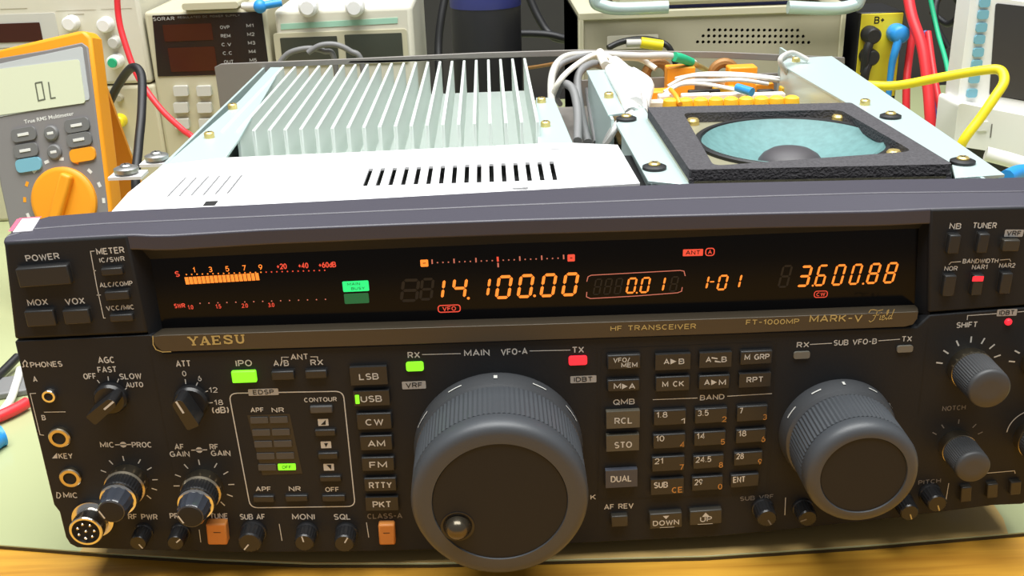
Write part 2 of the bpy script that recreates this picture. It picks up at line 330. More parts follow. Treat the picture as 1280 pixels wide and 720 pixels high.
# lower front panel
pl = [FP.px(*p) for p in ((18, 427), (30, 480), (49, 556), (67, 631))] + [FP.px(*p) for p in ((74, 640), (82, 672), (87, 680), (97, 685), (180, 688), (300, 691), (450, 690), (590, 686), (730, 679), (890, 671), (980, 663), (1100, 650), (1240, 632))] + [(XR-4, 14.5), (XR, 19), (XR, 104)] + [FP.px(*p) for p in ((1162, 394), (1146, 409), (680, 424), (204, 441), (190, 419))]
b = MB(); b.poly(pl, -36, 0, 'fascia')
panel = b.build('front_panel', R, .9, 2)
# grooves and inset fields are part of the panel's own surface
for pts in (((186, 432), (225, 640)), ((746, 436), (747, 655)), ((970, 430), (960, 640)), ((1160, 410), (1148, 520))):
    g = MB(); g.line(pts, 'dark', .5, .05); g.build('panel_groove', panel)
# raised plates of the two dial fields
def pxpoly(pts, h=0): return [FP.px(x, y, h) for x, y in pts]
b = MB(); b.poly(roundq(pxpoly(((752, 437), (968, 428), (958, 618), (748, 625)), .5), 2), -1, .07, 'fascia'); b.stroke(roundq(pxpoly(((752, 437), (968, 428), (958, 618), (748, 625)), .5), 2), .35, .09, 'dark', True); b.build('keypad_field', panel)
# left and right pods, hood, window
lp = pxpoly(((4, 303), (90, 298), (160, 294), (186, 417), (18, 425)))
lo_ = lambda P: [(x, min(z, 138)) for x, z in P]
b = MB(); b.poly(lp, -9, 0, 'fascia'); b.poly(lo_(lp), -38, -9, 'fascia'); b.build('left_control_pod', R, 1.2, 3)
rp = pxpoly(((1163, 262), (1280, 259))) + [(XR, 142), (XR, 106)] + pxpoly(((1280, 382), (1160, 391)))
b = MB(); b.poly(rp, -9, 0, 'fascia'); b.poly(lo_(rp), -38, -9, 'fascia'); b.build('right_control_pod', R, 1.2, 3)
a0 = FP.px(160, 294); a1 = FP.px(1163, 262)
# hood over the window: a bar with a sloping lower lip
n = 14; vs, fs = [], []
topc = [(158, 294), (200, 297), (330, 288), (500, 281), (640, 277), (800, 272), (960, 268), (1100, 266), (1150, 265), (1166, 262)]
winc = [(185, 322), (205, 321), (330, 315), (500, 308), (640, 302), (800, 297), (960, 290), (1100, 285), (1150, 283), (1166, 283)]
for (tx, ty), (wx, wy) in zip(topc, winc):
    t = FP.px(tx, ty, -1.); q = FP.px(wx, wy, -7.)
    vs += [FP.w(t[0], t[1]-.2, -1), FP.w(q[0], q[1]-1, -7), FP.w(q[0], q[1]-1, -36), FP.w(t[0], t[1]-6, -36)]
for i in range(len(topc)-1):
    for j in range(4): k = (j+1) % 4; fs.append((4*i+j, 4*i+k, 4*i+4+k, 4*i+4+j))
fs += [(0, 1, 2, 3), tuple(4*(len(topc)-1)+j for j in (3, 2, 1, 0))]
b = MB(); b.add(vs, fs, 'fascia'); b.build('display_hood', R, .5)
# sloping cheeks between the pods and the window
for P, nm in ((((160, 294), (188, 318), (205, 416), (186, 420)), 'window_cheek'), (((1166, 264), (1148, 284), (1142, 390), (1162, 394)), 'window_cheek')):
    q = [FP.px(*P[0], -.4), FP.px(*P[1], -7), FP.px(*P[2], -7), FP.px(*P[3], -.4)]; hs = (-.4, -7.2, -7.2, -.4)
    b = MB(); b.add([FP.w(a, c, h) for (a, c), h in zip(q, hs)]+[FP.w(a, c, -12) for a, c in q], [(0, 1, 2, 3), (7, 6, 5, 4), (0, 1, 5, 4), (1, 2, 6, 5), (2, 3, 7, 6), (3, 0, 4, 7)], 'fascia'); b.build(nm, R)
# the smoked window with what shines through it
WH = -6.8
wq = [FP.px(x, y, WH) for x, y in ((186, 312), (680, 294), (1152, 276), (1146, 390), (680, 406), (200, 420))]
b = MB(); b.poly(wq, -14, WH, 'glass'); win = b.build('display_window', R)
WF = Frame((0, 0, 0), (1, 0, 0), (0, 0, 1), (0, -1, 0))             # the window's surface uses the panel's axes
hh = WH+.12
SEG = {'0': 'abcdef', '1': 'bc', '3': 'abcdg', '4': 'bcfg', '6': 'acdefg', '8': 'abcdefg', '-': 'g'}
def digit(mb, ch, x0, x1, ytop, ybot, mt='vfd', lean=.16, th=.205, H=None):
    """one seven-segment figure between two columns of the window"""
    c = FP.px((x0+x1)/2, (ytop+ybot)/2, H or hh); p = FP.px(x0, ybot, H or hh); q = FP.px(x1, ytop, H or hh); Wd = (q[0]-p[0]); Hd = (q[1]-p[1])
    Wd = Wd/(1+lean*Hd/Wd) if Wd > 0 else Wd; t = th*min(abs(Wd), abs(Hd)*.62); r = -.012
    def add(P):
        Q = []
        for x, y in P:
            x += lean*y; Q.append((c[0]+x*math.cos(r)-y*math.sin(r), c[1]+x*math.sin(r)+y*math.cos(r)))
        mb.poly(Q, 0, H or hh, mt, flat=True)
    w2, h2 = Wd/2, Hd/2; gp = t*.16
    hor = lambda y: [(-w2+t*.5+gp, y), (-w2+t+gp, y+t/2), (w2-t-gp, y+t/2), (w2-t*.5-gp, y), (w2-t-gp, y-t/2), (-w2+t+gp, y-t/2)]
    ver = lambda x, y0, y1: [(x, y0+gp), (x+t/2, y0+t*.5+gp), (x+t/2, y1-t*.5-gp), (x, y1-gp), (x-t/2, y1-t*.5-gp), (x-t/2, y0+t*.5+gp)]
    k = t/2
    for s_ in SEG[ch]:
        add({'a': hor(h2-k), 'd': hor(-h2+k), 'g': hor(0), 'b': ver(w2-k, 0, h2-k), 'c': ver(w2-k, -h2+k, 0), 'f': ver(-w2+k, 0, h2-k), 'e': ver(-w2+k, -h2+k, 0)}[s_])
def dot(mb, x, y, r=.55, mt='vfd'): mb.poly(circ(FP.px(x, y, hh), r, 12), 0, hh, mt, flat=True)
b = MB()
def D(z, sx, ox, oy, ch, x0, x1, y0, y1): digit(z, ch, ox+x0/sx, ox+x1/sx, oy+y0/sx, oy+y1/sx)
K = (4.267, 480, 280)
for ch, x0, x1, y0, y1 in (('1', 238, 328, 290, 405), ('4', 358, 447, 283, 402), ('1', 480, 571, 282, 393), ('0', 592, 687, 272, 402), ('0', 708, 803, 266, 397), ('0', 830, 924, 262, 392), ('0', 945, 1042, 257, 387)): D(b, *K, ch, x0, x1, y0, y1)
dot(b, 480+450/4.267, 280+396/4.267); dot(b, 480+803/4.267, 280+383/4.267)
b.build('main_frequency_readout', win, label='glowing orange digits 14.100.00')
b = MB(); D(b, *K, '8', 480, 571, 282, 393); b.mi = []; 
b = MB(); K2 = (2.909, 720, 280)
for ch, x0, x1, y0, y1 in (('3', 800, 862, 150, 230), ('6', 865, 920, 147, 227), ('0', 928, 985, 146, 225), ('0', 990, 1045, 144, 222), ('8', 1053, 1112, 141, 219), ('8', 1115, 1174, 138, 217)): D(b, *K2, ch, x0, x1, y0, y1)
dot(b, 720+861/2.909, 280+224/2.909, .4); dot(b, 720+1044/2.909, 280+217/2.909, .4); b.build('sub_frequency_readout', win, label='glowing orange digits 3.600.88')
b = MB()
for ch, x0, x1, y0, y1 in (('0', 180, 224, 194, 254), ('0', 230, 273, 192, 252), ('1', 284, 328, 190, 248)): D(b, *K2, ch, x0, x1, y0, y1)
dot(b, 720+221/2.909, 280+250/2.909, .35); b.build('clarifier_readout', win, label='glowing orange digits 0.01')
b = MB()
for ch, x0, x1, y0, y1 in (('1', 442, 487, 186, 240), ('-', 478, 512, 180, 240), ('0', 510, 556, 184, 242), ('1', 560, 606, 180, 236)): D(b, *K2, ch, x0, x1, y0, y1)
b.build('memory_channel_readout', win, label='glowing orange digits 1-01')
b = MB()
for i in range(18):
    x = 232.5+i*93/18; y = 351-i*5.5/18; p = FP.px(x, y+4.6, hh); q = FP.px(x+3.0, y-4.6, hh); b.add([FP.w(p[0], p[1], hh), FP.w(q[0], p[1], hh), FP.w(q[0]-.15, q[1], hh), FP.w(p[0]-.15, q[1], hh)], [(0, 1, 2, 3)], 'vfd')
b.build('signal_meter_bar', win, label='row of glowing orange meter bars')
b = MB()
for t, x, y, wd in (('S', 221.5, 342.5, 6), ('1', 242.5, 337.5, 3), ('3', 263, 336.8, 5), ('5', 284, 336, 5), ('7', 305, 335, 5), ('9', 325.5, 334, 5), ('+20', 352, 333, 13), ('+40', 379, 332, 13), ('+60dB', 409, 331, 22)):
    b.text(t, x-wd/2, x+wd/2, y, 7, hh, 'vfdred' if x > 330 or t == 'S' else 'vfd')
for i in range(27): p = FP.px(233+i*6.65, 343.2-i*.205, hh); b.poly(circ(p, .3, 6), 0, hh, 'vfdred' if i > 14 else 'vfd', flat=True)
for t, x, y, wd in (('SWR', 224.5, 382.2, 14), ('1.0', 238.2, 384, 7), ('1.5', 273, 383, 7), ('2.0', 306, 382, 8), ('3.0', 339, 381.2, 8)): b.text(t, x-wd/2, x+wd/2, y, 5.5, hh, 'vfdred')
for i in range(15): p = FP.px(250+i*11.2, 379.2-i*.36, hh); b.poly(circ(p, .28, 6), 0, hh, 'vfdink', flat=True)
b.build('meter_scale', win)
b = MB()
for i in range(25):
    x = 540+i*6.85; y = 328-i*.25; L = 4 if i % 4 == 0 else 1.2
    if i == 12: b.line(((622, 321), (622.4, 327)), 'vfdred', .75, hh); b.line(((622.5, 328.6), (622.8, 334)), 'vfdink', .6, hh)
    elif i % 4 == 0: b.line(((x, y-3.6), (x+.3, y+2)), 'vfdink', .5, hh)
    else: p = FP.px(x, y+.5, hh); b.poly(circ(p, .3, 6), 0, hh, 'vfdink', flat=True)
for x, y, t in ((530.4, 329, '-'), (714, 322.4, '+')):
    p = FP.px(x-4.6, y+4.6, hh); q = FP.px(x+4.6, y-4.6, hh); b.rrect(p[0], p[1], q[0], q[1], .4, 0, hh, 'vfd' if t == '-' else 'vfdred', flat=True)
    b.text(t, x-2, x+2, y, 1 if t == '-' else 4, hh+.05, 'dark')
b.build('tuning_scale', win)
def tagbox(mb, t, x0, x1, y0, y1, H, face, ink, r=.5, mb_bold=.02, slope=0):
    p = FP.px(x0, y1, H); q = FP.px(x1, y0, H); a = bow((p[0]+q[0])/2, (p[1]+q[1])/2)
    mb.rrect(p[0], p[1], q[0], q[1], r, 0, H, face, a, flat=True)
    if t: mb.text(t, x0+(x1-x0)*.14, x1-(x1-x0)*.14, (y0+y1)/2, (y1-y0)*.58, H+.06, ink, mb_bold)
def outline(mb, x0, x1, y0, y1, H, mt, wd=.3, r=1., slope=0.):
    p = FP.px(x0, y1, H); q = FP.px(x1, y0, H); mb.stroke(rr(p[0], p[1], q[0], q[1], r, bow((p[0]+q[0])/2, (p[1]+q[1])/2)-slope), wd, H, mt, True)
b = MB(); outline(b, 548, 575, 381, 390.5, hh, 'vfdred', .4); b.text('VFO', 553, 570, 385.8, 5.5, hh, 'vfdred'); b.build('display_flag', win)
b = MB(); outline(b, 1017.5, 1034.5, 363.5, 372, hh, 'vfdred', .3); b.text('CW', 1020.5, 1031.5, 367.8, 4.5, hh, 'vfdred'); b.build('display_flag', win)
b = MB(); tagbox(b, 'ANT', 853.5, 879, 311, 320.5, hh, 'vfdred', 'dark', .3); b.build('display_flag', win)
b = MB(); outline(b, 882, 893, 310.2, 319.6, hh, 'vfdred', .4); b.text('A', 885, 890, 315, 5, hh, 'vfdred'); b.build('display_flag', win)
b = MB()
arc = lambda P: [FP.px(x, y, hh) for x, y in P]
b.stroke(arc(((733.5, 352), (735, 346), (739, 344), (795, 341), (850, 338), (855, 339), (856.5, 345))), .3, hh, 'vfdink'); b.stroke(arc(((733.5, 365), (733, 371), (738, 373.2), (795, 370), (847, 366), (852, 364), (852.8, 359))), .3, hh, 'vfdink')
b.build('readout_bracket', win)
for x0, x1, y0, y1 in ((500, 525, 348, 378), (524, 543, 347, 376), (741, 753, 348, 369), (754, 766, 347.6, 368.6), (767, 779, 347.2, 368.2), (836, 849, 345, 365), (972, 991, 331, 360)): b = MB(); digit(b, '8', x0, x1, y0, y1, 'ghost'); b.build('unlit_digit', win)
b = MB(); tagbox(b, '', 429, 460.5, 350.5, 365, hh+.1, 'ledmint', 'dark', .5)
b.text('MAIN', 434, 450, 355, 3.4, hh+.15, 'leddim'); b.text('BUSY', 439, 456, 360.5, 3.4, hh+.15, 'leddim'); b.build('main_busy_lamp', win, label='lit mint green lamp')
b = MB(); tagbox(b, '', 431, 460.5, 366, 380, hh+.1, 'leddim', 'dark', .5); b.build('transmit_lamp', win, label='unlit dark green lamp')
# top bezel: two long strips of dark plastic with a seam
def strip(name, P0, P1, z0, z1, yb):
    pass
zb = 146.
back = [TOPZ(145.4).px(x, y) for x, y in ((30, 279), (50, 271), (140, 263.5), (300, 256), (460, 248), (640, 238), (860, 229), (1100, 224), (1255, 222))]; back = back+[(XR-6, back[-1][1]), (XR-.5, back[-1][1]-3)]
seam = [TOPZ(145.6).px(x, y) for x, y in ((6, 296), (30, 287), (120, 280), (280, 272.5), (460, 264.5), (640, 256.5), (860, 248), (1100, 241), (1280, 239))]; seam = seam+[(XR, seam[-1][1])]
frt = [FP.px(x, y, -.2) for x, y in ((4, 303), (90, 298), (160, 294), (200, 296), (330, 288), (500, 281), (640, 276), (800, 271.5), (960, 267.5), (1100, 265), (1165, 262), (1280, 259))]+[(XR, 141.8)]
def ribbon(name, A, zA, B, zB, mt, dz=6):
    """a strip of constant-thickness plastic between two edges"""
    def resamp(P, n=60):
        x0, x1 = P[0].x, P[-1].x; out = []
        for k in range(n):
            x = x0+(x1-x0)*k/(n-1); i = max(j for j in range(len(P)-1) if P[j].x <= x+1e-6); f = (x-P[i].x)/max(1e-6, P[i+1].x-P[i].x); out.append(P[i].lerp(P[i+1], min(1, f)))
        return out
    A = resamp([Vector((*p, zA)) if len(p) == 2 else Vector(p) for p in A]); B = resamp([Vector((*p, zB)) if len(p) == 2 else Vector(p) for p in B]); n = len(A)
    dn = Vector((0, 0, -dz)); vs = A+B+[p+dn for p in A]+[p+dn for p in B]; fs = []
    for i in range(n-1):
        fs += [(i, i+1, n+i+1, n+i), (2*n+i, 3*n+i, 3*n+i+1, 2*n+i+1), (i, 2*n+i, 2*n+i+1, i+1), (n+i, n+i+1, 3*n+i+1, 3*n+i)]
    fs += [(0, n, 3*n, 2*n), (n-1, 3*n-1, 4*n-1, 2*n-1)]
    b = MB(); b.add(vs, fs, mt); return b.build(name, R, .7, 3)
ribbon('rear_bezel_strip', back, 145.4, seam, 145.7, 'bezel')
s2 = [(p[0], p[1]-.35) for p in seam]
ribbon('front_bezel_strip', s2, 145.6, [(p[0], .4, p[1]+.3) for p in frt], 0, 'bezel')
# bronze name strip
top = [(190, 417), (203, 415), (440, 408), (680, 401), (920, 393.5), (1136, 385.8), (1143, 385.6), (1148, 385.5)]; bot = [(194, 432), (203, 440), (440, 433), (680, 425), (920, 417), (1131, 408.7), (1141, 406), (1147, 398)]
vs, fs = [], []
for (x, y), (X, Y) in zip(top, bot):
    t = FP.px(x, y, -3.5); t1 = FP.px(x, y+4, 1.2); q = FP.px(X, Y, 1.2)
    vs += [FP.w(*t, -3.5), FP.w(*t1, 1.2), FP.w(*q, 1.2), FP.w(q[0], q[1]-.2, -6), FP.w(t[0], t[1], -8)]
NS = len(top)
for i in range(NS-1):
    for j in range(5): k = (j+1) % 5; fs.append((5*i+j, 5*i+k, 5*i+5+k, 5*i+5+j))
fs += [(0, 1, 2, 3, 4), tuple(5*NS-1-j for j in range(5))]
b = MB(); b.add(vs, fs, 'strip')
b.line(((191, 420), (191.5, 431), (195, 437), (203, 440), (214, 439.6)), 'gold', .35, 1.3)  # highlight painted along the strip's rounded left corner
ns = b.build('name_strip', R, .25, label='bronze strip with maker and model names')
nb = MB()
def slab(ch, X, W, c0, Hh):
    """slab-serif capital drawn with thick strokes; c0 the lower left corner"""
    P = lambda x, y: (c0[0]+X+x*W, c0[1]+y*Hh); T = .2*W; t2 = .15*Hh
    def ln(a, b_, wd): nb.stroke([P(*a), P(*b_)], wd, 1.35+.008*(len(nb.f) % 24), 'gold')
    if ch == 'Y':
        ln((.12, .97), (.52, .45), T*1.1); ln((.9, .97), (.52, .45), T*.7); ln((.52, .5), (.52, .03), T*1.1)
        for a in ((-.04, .3), (.7, 1.06)): ln((a[0], .94), (a[1], .94), t2)
        ln((.3, .06), (.74, .06), t2)
    if ch == 'A':
        ln((.14, .05), (.5, .98), T*.7); ln((.52, .98), (.88, .05), T*1.2); ln((.26, .33), (.75, .33), t2); ln((-.04, .06), (.33, .06), t2); ln((.66, .06), (1.06, .06), t2)
    if ch == 'E':
        ln((.2, .02), (.2, .98), T*1.2); ln((.02, .94), (.9, .94), t2); ln((.02, .06), (.9, .06), t2); ln((.2, .5), (.66, .5), t2); ln((.86, .98), (.86, .7), T*.6); ln((.86, .02), (.86, .3), T*.6); ln((.66, .38), (.66, .62), T*.6)
    if ch == 'S':
        nb.stroke([P(x, y) for x, y in ((.86, .68), (.8, .88), (.5, .94), (.2, .87), (.15, .7), (.35, .56), (.65, .46), (.86, .3), (.8, .12), (.5, .06), (.2, .12), (.12, .32))], T*.95, 1.35, 'gold'); ln((.88, .62), (.88, .96), T*.5); ln((.1, .04), (.1, .38), T*.5)
    if ch == 'U':
        nb.stroke([P(x, y) for x, y in ((.2, .96), (.2, .3), (.3, .11), (.52, .05), (.74, .11), (.84, .3), (.84, .96))], T, 1.35, 'gold'); ln((.0, .94), (.4, .94), t2); ln((.66, .94), (1.04, .94), t2)
c0 = FP.px(235, 432, 1.35); c1 = FP.px(308, 431, 1.35); hy = FP.px(235, 421, 1.35)[1]-c0[1]; wl = (c1[0]-c0[0])/5
for i, ch in enumerate('YAESU'): slab(ch, i*wl+.08*wl, wl*.84, (c0[0], c0[1]+i*.02), hy)
nb.build('name_lettering', ns, label='gold slab serif maker name'); nb = MB()
nb.text('HF TRANSCEIVER', 763, 870, 409.2, 6.6, 1.35, 'gold', .03, rot=-.012); nb.text('FT-1000MP', 932.5, 999, 402.3, 6.6, 1.35, 'gold', .03, rot=-.02); nb.text('MARK-V', 1012, 1078, 398, 9, 1.35, 'gold', .03, rot=-.024)
for P in ([(1086, 391), (1088, 387.5), (1092, 387), (1098, 388.5), (1104, 387)], [(1097, 388), (1095, 394), (1092, 400), (1088, 402.5), (1086, 400.5)], [(1091, 394.5), (1099, 393.5)], [(1101, 394), (1099.5, 399.5), (1101.5, 399.5)], [(1101.7, 391), (1102.4, 390.4)],
          [(1102, 397.5), (1105.5, 396), (1105.3, 394), (1103.5, 394.5), (1102.3, 397.5), (1103, 400), (1106, 398.5)], [(1106, 398.5), (1110.5, 390), (1110.8, 387.5), (1109.3, 388.5), (1107.2, 397), (1108, 399.3), (1110, 397.5)],
          [(1114, 394.3), (1112, 394.5), (1110.3, 397.5), (1111.2, 399), (1113.3, 397)], [(1118, 386.5), (1114.5, 395), (1113.5, 398.5), (1115.5, 398)]):
    nb.stroke([FP.px(x, y, 1.35) for x, y in P], .3, 1.35, 'gold')
nb.build('name_lettering', ns, label='gold lettering')

# ---- printed lettering of the panel (one print, a sub-part of the panel)
L = MB()
def lab(t, x0, x1, cy, h=7.4, mt='ink', bold=.018): L.text(t, x0, x1, cy, h, .12, mt, bold)
for a in (('POWER', 31.5, 74.5, 321.5, 8), ('MOX', 34, 60, 378, 8), ('VOX', 81, 106, 376.5, 8), ('METER', 120, 155.5, 313.5, 8), ('IC/SWR', 124, 156, 324.3, 6), ('ALC/COMP', 124, 166, 355.2, 6), ('VCC/MIC', 132.5, 168, 384.6, 6),
          ('PHONES', 37.5, 78, 455.5, 7), ('A', 41, 46.5, 474, 7), ('B', 52, 57, 522, 6.5), ('KEY', 73, 91, 570, 7), ('MIC', 79, 97.5, 619, 7),
          ('AGC', 122, 143.5, 450, 8), ('FAST', 121.7, 146, 462, 7.4), ('OFF', 104, 120.5, 470.3, 7.4), ('SLOW', 149, 177, 470.3, 7.4), ('AUTO', 157, 179, 481, 6.6),
          ('ATT', 219.6, 238.5, 454.6, 8), ('0', 227.5, 233, 467, 7), ('6', 247, 252, 473, 7), ('12', 261, 272, 487.5, 7), ('18', 267.5, 279, 503, 7), ('(dB)', 265, 286, 512.5, 8), ('IPO', 294.5, 315, 454, 8),
          ('MIC', 125, 143, 556, 7), ('PROC', 164.6, 190, 556, 7), ('AF', 218, 230, 558.5, 7), ('GAIN', 212, 237, 567.5, 7), ('RF', 262, 273, 558.5, 7), ('GAIN', 263.5, 288, 566.5, 7),
          ('RF PWR', 160, 197, 646, 7), ('PROC', 212, 236, 645, 7), ('TUNE', 262, 285, 645, 7), ('SUB AF', 299.6, 331.5, 646, 7.2), ('MONI', 365, 393.5, 646, 7.2), ('SQL', 417, 438.5, 646, 7.2),
          ('A/B', 341.5, 361, 454, 7.4), ('RX', 388, 404, 453, 7.4), ('ANT', 363, 385.5, 446, 7.4), ('CONTOUR', 380, 421, 499.5, 5.6), ('APF', 313, 330, 512.5, 6), ('NR', 339.5, 355, 512.5, 6),
          ('APF', 319.5, 339, 611.3, 6), ('NR', 361, 376, 611, 6), ('OFF', 406.5, 424, 611.8, 6), ('RX', 509.5, 525, 443.8, 8), ('MAIN', 580, 612, 441, 8), ('VFO-A', 626, 659.5, 439.5, 8), ('TX', 715, 730, 437.3, 8),
          ('LOCK', 713, 745, 622, 6.5), ('QMB', 766.5, 793.5, 502.3, 7), ('BAND', 875, 905.5, 496.5, 6.5), ('AF REV', 755, 792, 633, 6.6),
          ('RX', 996, 1011.5, 431, 7), ('SUB VFO-B', 1042, 1096, 427.5, 7), ('TX', 1127, 1140, 423.6, 7), ('SHIFT', 1195.5, 1222, 406, 7.2),
          ('NB', 1187, 1201.7, 282.7, 7.4), ('TUNER', 1216, 1246, 281.8, 7.4), ('BANDWIDTH', 1203.5, 1248, 326.2, 5.6), ('NOR', 1180.5, 1197, 335.6, 5.8), ('NAR1', 1215, 1234.5, 333.8, 5.8), ('NAR2', 1249, 1269, 331.8, 5.8)): lab(*a)
for a in (('CLASS-A', 459, 503, 645, 6.6), ('SUB VRF', 925, 967, 622, 5.5), ('PITCH', 1148, 1176, 602, 5.5)): lab(*a, mt='inkdim')
lab('NOTCH', 1178, 1207, 510, 6, 'inkdim')
ln = lambda *p, mt='ink', wd=.3: L.line(p, mt, wd)
ln((118, 313.8), (113, 314.2), (120.6, 356), (129.5, 397.5), (132, 397.5)); ln((117, 338.5), (120, 338.3)); ln((121, 369), (126, 368.6))
ln((45, 491.6), (37.6, 492), (50, 543.5), (55, 544)); ln((55, 515.2), (82, 514.8))
ln((352, 450.5), (352, 446.5), (361, 446.5)); ln((388, 446), (397, 446), (397, 449.5))
ln((527.5, 443.2), (576, 442)); ln((662, 438.7), (713, 437.6)); ln((816, 499.6), (872, 497.5)); ln((909, 495.3), (965, 492)); ln((1012.5, 430.6), (1040, 429)); ln((1098, 426), (1125, 424))
ln((1186, 331), (1189, 327.8), (1201, 327)); ln((1250, 325), (1262, 324), (1263.5, 327)); ln((1209, 400), (1209.5, 394.5), (1246, 392)); ln((1272, 390), (1290, 388.5))
for P in (((249, 662), (251, 678)), ((349, 655), (352.5, 676)), ((458, 653), (461, 672)), ((1186, 604), (1182, 628)), ((982, 622), (981, 644))): ln(*P)
ln((1227, 592), (1268, 588.5), (1269, 592))
q = [FP.px(*p, .12) for p in ((286, 491.7), (429, 489), (444, 633), (313, 634.8))]; L.stroke(roundq(q, 3.2), .42, .12, 'ink', True)
# headphone, key and microphone symbols
L.stroke([FP.px(x, y, .12) for x, y in ((28, 459), (30, 458), (28.6, 454), (31, 450.5), (34, 453.5), (33, 458), (35.5, 458.6))], .4, .12, 'ink')
L.poly([FP.px(*p, .12) for p in ((65, 573), (71, 566), (72, 573))], 0, .12, 'ink', flat=True)
L.stroke([FP.px(x, y, .12) for x, y in ((71, 622.5), (71, 615.5), (74.5, 616.5), (76, 619.5), (74, 622.5), (71, 622.5))], .35, .12, 'ink')
for x, y in ((154, 555.8), (249, 562.5)):
    L.poly(circ(FP.px(x, y, .12), 1.3, 12), 0, .12, 'ink', flat=True); ln((x-10, y+.2), (x+10, y-.2), wd=.45)
def ticks(c, R0, R1, angs, mt='ink', wd=.45):
    cc = FP.px(*c, .12)
    for a in angs: t = math.radians(a); L.stroke([(cc[0]+R0*math.cos(t), cc[1]+R0*math.sin(t)), (cc[0]+R1*math.cos(t), cc[1]+R1*math.sin(t))], wd, .12, mt)
ticks((161, 601), 9.2, 11.4, (-50, -25, 0, 30, 57, 92, 122, 152)); ticks((255, 607), 9.6, 12, (-55, -28, 0, 30, 57, 92, 122, 152, 178))
ticks((1210, 458), 10.2, 12.8, (20, 45, 68, 92, 118, 145, 170), wd=.6); ticks((1194, 556), 9.6, 11.6, (28, 52, 90, 125, 148), 'inkdim'); ticks((1300, 455), 10, 12.5, (150, 172), wd=.6)
for p, q_ in (((121.5, 475), (124.5, 479)), ((135, 470.5), (135.6, 476)), ((148.5, 473.5), (146.5, 478)), ((158.5, 485), (155, 488)), ((231.5, 474), (232.3, 480)), ((247, 478), (244.5, 484)), ((256, 490), (260, 488.6)), ((260.5, 503.5), (266, 503.3))): ln(p, q_, wd=.4)
for t in (('EDSP', 311, 347.5, 485.2, 495, .16), ('VRF', 503, 532, 476, 486.8, .12), ('IDBT', 713, 745.5, 469, 479.2, .12), ('VRF', 1255, 1280, 286.5, 296.5, .12), ('IDBT', 1245.5, 1272, 386, 395.5, .12)):
    b = MB(); tagbox(b, *t, 'tag', 'fascia', .4); b.build('printed_tag', panel)
for x, y, k in ((404, 528, 0), (407.5, 556, 1), (411, 584, 2)):
    b = MB(); tagbox(b, '', x-6, x+6, y-4.5, y+4.5, .12, 'ink', 'dark', .2)
    T3 = {0: ((-3, 3), (3, 3), (3, -3)), 1: ((-2.5, -2), (2.5, -2), (0, 3)), 2: ((-3, -3), (3, 3), (3, -3))}[k]; b.poly([FP.px(x+a, y+c, .2) for a, c in T3], 0, .2, 'fascia', flat=True); b.build('printed_symbol', panel)
L.build('printed_lettering', panel, label='pale printed lettering and scale marks')

# ---- keys
def key(name, x0, x1, y0, y1, mt='key', legend=None, hgt=1.8, lh=7, lw=.62, ink='ink', bev=.45, extra=None, label=None, well=True):
    p = FP.px(x0, y1, hgt); q = FP.px(x1, y0, hgt); a = bow((p[0]+q[0])/2, (p[1]+q[1])/2)
    b = MB(); b.box(p[0], p[1], q[0], q[1], -2, hgt, mt, a)
    if well: b.box(p[0]-.55, p[1]-.55, q[0]+.55, q[1]+.55, -2, .1, 'dark', a)
    if legend:
        for t in legend:
            s_, u0, u1, v, hh_, ik = t; b.text(s_, x0+(x1-x0)*u0, x0+(x1-x0)*u1, y0+(y1-y0)*v, hh_, hgt+.08, ik)
    if extra: extra(b, hgt+.08)
    return b.build(name, R, bev, 2, label=label)
c1 = lambda s_, u0, u1, v=.52, h=7, ik='ink': [(s_, u0, u1, v, h, ik)]
key('power_button', 24, 84, 333, 359, hgt=2.6, label='wide power button')
key('operating_button', 34, 66, 388, 409, hgt=2.2); key('operating_button', 81, 110, 387, 406, hgt=2.2)
for x0, x1, y0, y1 in ((127, 152, 335, 345), (132, 160, 364, 376), (138, 165, 393, 403)): key('meter_button', x0, x1, y0, y1, hgt=1.8)
for x0, x1, y0, y1, t, u in ((439, 483, 458, 482, 'LSB', (.22, .78)), (443, 486, 488, 508, 'USB', (.18, .8)), (447, 489, 516, 538, 'CW', (.23, .77)), (451, 490, 544, 564, 'AM', (.22, .78)), (453, 492.5, 571, 590, 'FM', (.22, .78)), (456, 495, 597, 615, 'RTTY', (.13, .87)), (458, 497, 621, 639, 'PKT', (.2, .8))):
    key('mode_key', x0, x1, y0, y1, legend=c1(t, u[0], u[1], .53, 8))
b = MB(); tagbox(b, '', 444.6, 448.6, 493.5, 505, 2.1, 'ledg', 'dark', .3); b.build('mode_lamp', R, label='small lit green bar beside USB')
for x0, x1, y0, y1 in ((340, 367, 464, 476), (382, 408, 463, 474)): key('antenna_button', x0, x1, y0, y1)
key('ipo_button', 290.5, 319, 464, 479.5, 'ledg', hgt=1.6, label='lit lime green button')
for x0, x1, y0, y1 in ((388, 415, 507.5, 517.5), (394, 419, 537, 546), (398, 422, 566, 575), (400, 426, 595, 603), (403, 431, 619, 628)): key('contour_button', x0, x1, y0, y1, 'keygrey' if y0 < 510 else 'key', hgt=1.2)
for x0, x1, y0, y1 in ((317, 342, 620, 629), (357, 384, 619, 628)): key('filter_button', x0, x1, y0, y1, hgt=1.2)
for i in range(5):
    for j in range(2):
        x = (324, 326.5, 329, 332, 334)[i]+(0, 24.5)[j]; y = (525.5, 541, 555.5, 570.5, 584.5)[i]-.5*j; on = i == 4 and j == 1
        b = MB(); p = FP.px(x-10.5, y+4.2, .5); q = FP.px(x+10.5, y-4.2, .5); a = bow(*p); b.rrect(p[0], p[1], q[0], q[1], .3, 0, .5, 'ledg' if on else 'keygrey', a)
        if on: b.text('OFF', x-6, x+6, y, 4, .56, 'dark')
        b.build('filter_lamp', R, label='lit green filter lamp' if on else None)
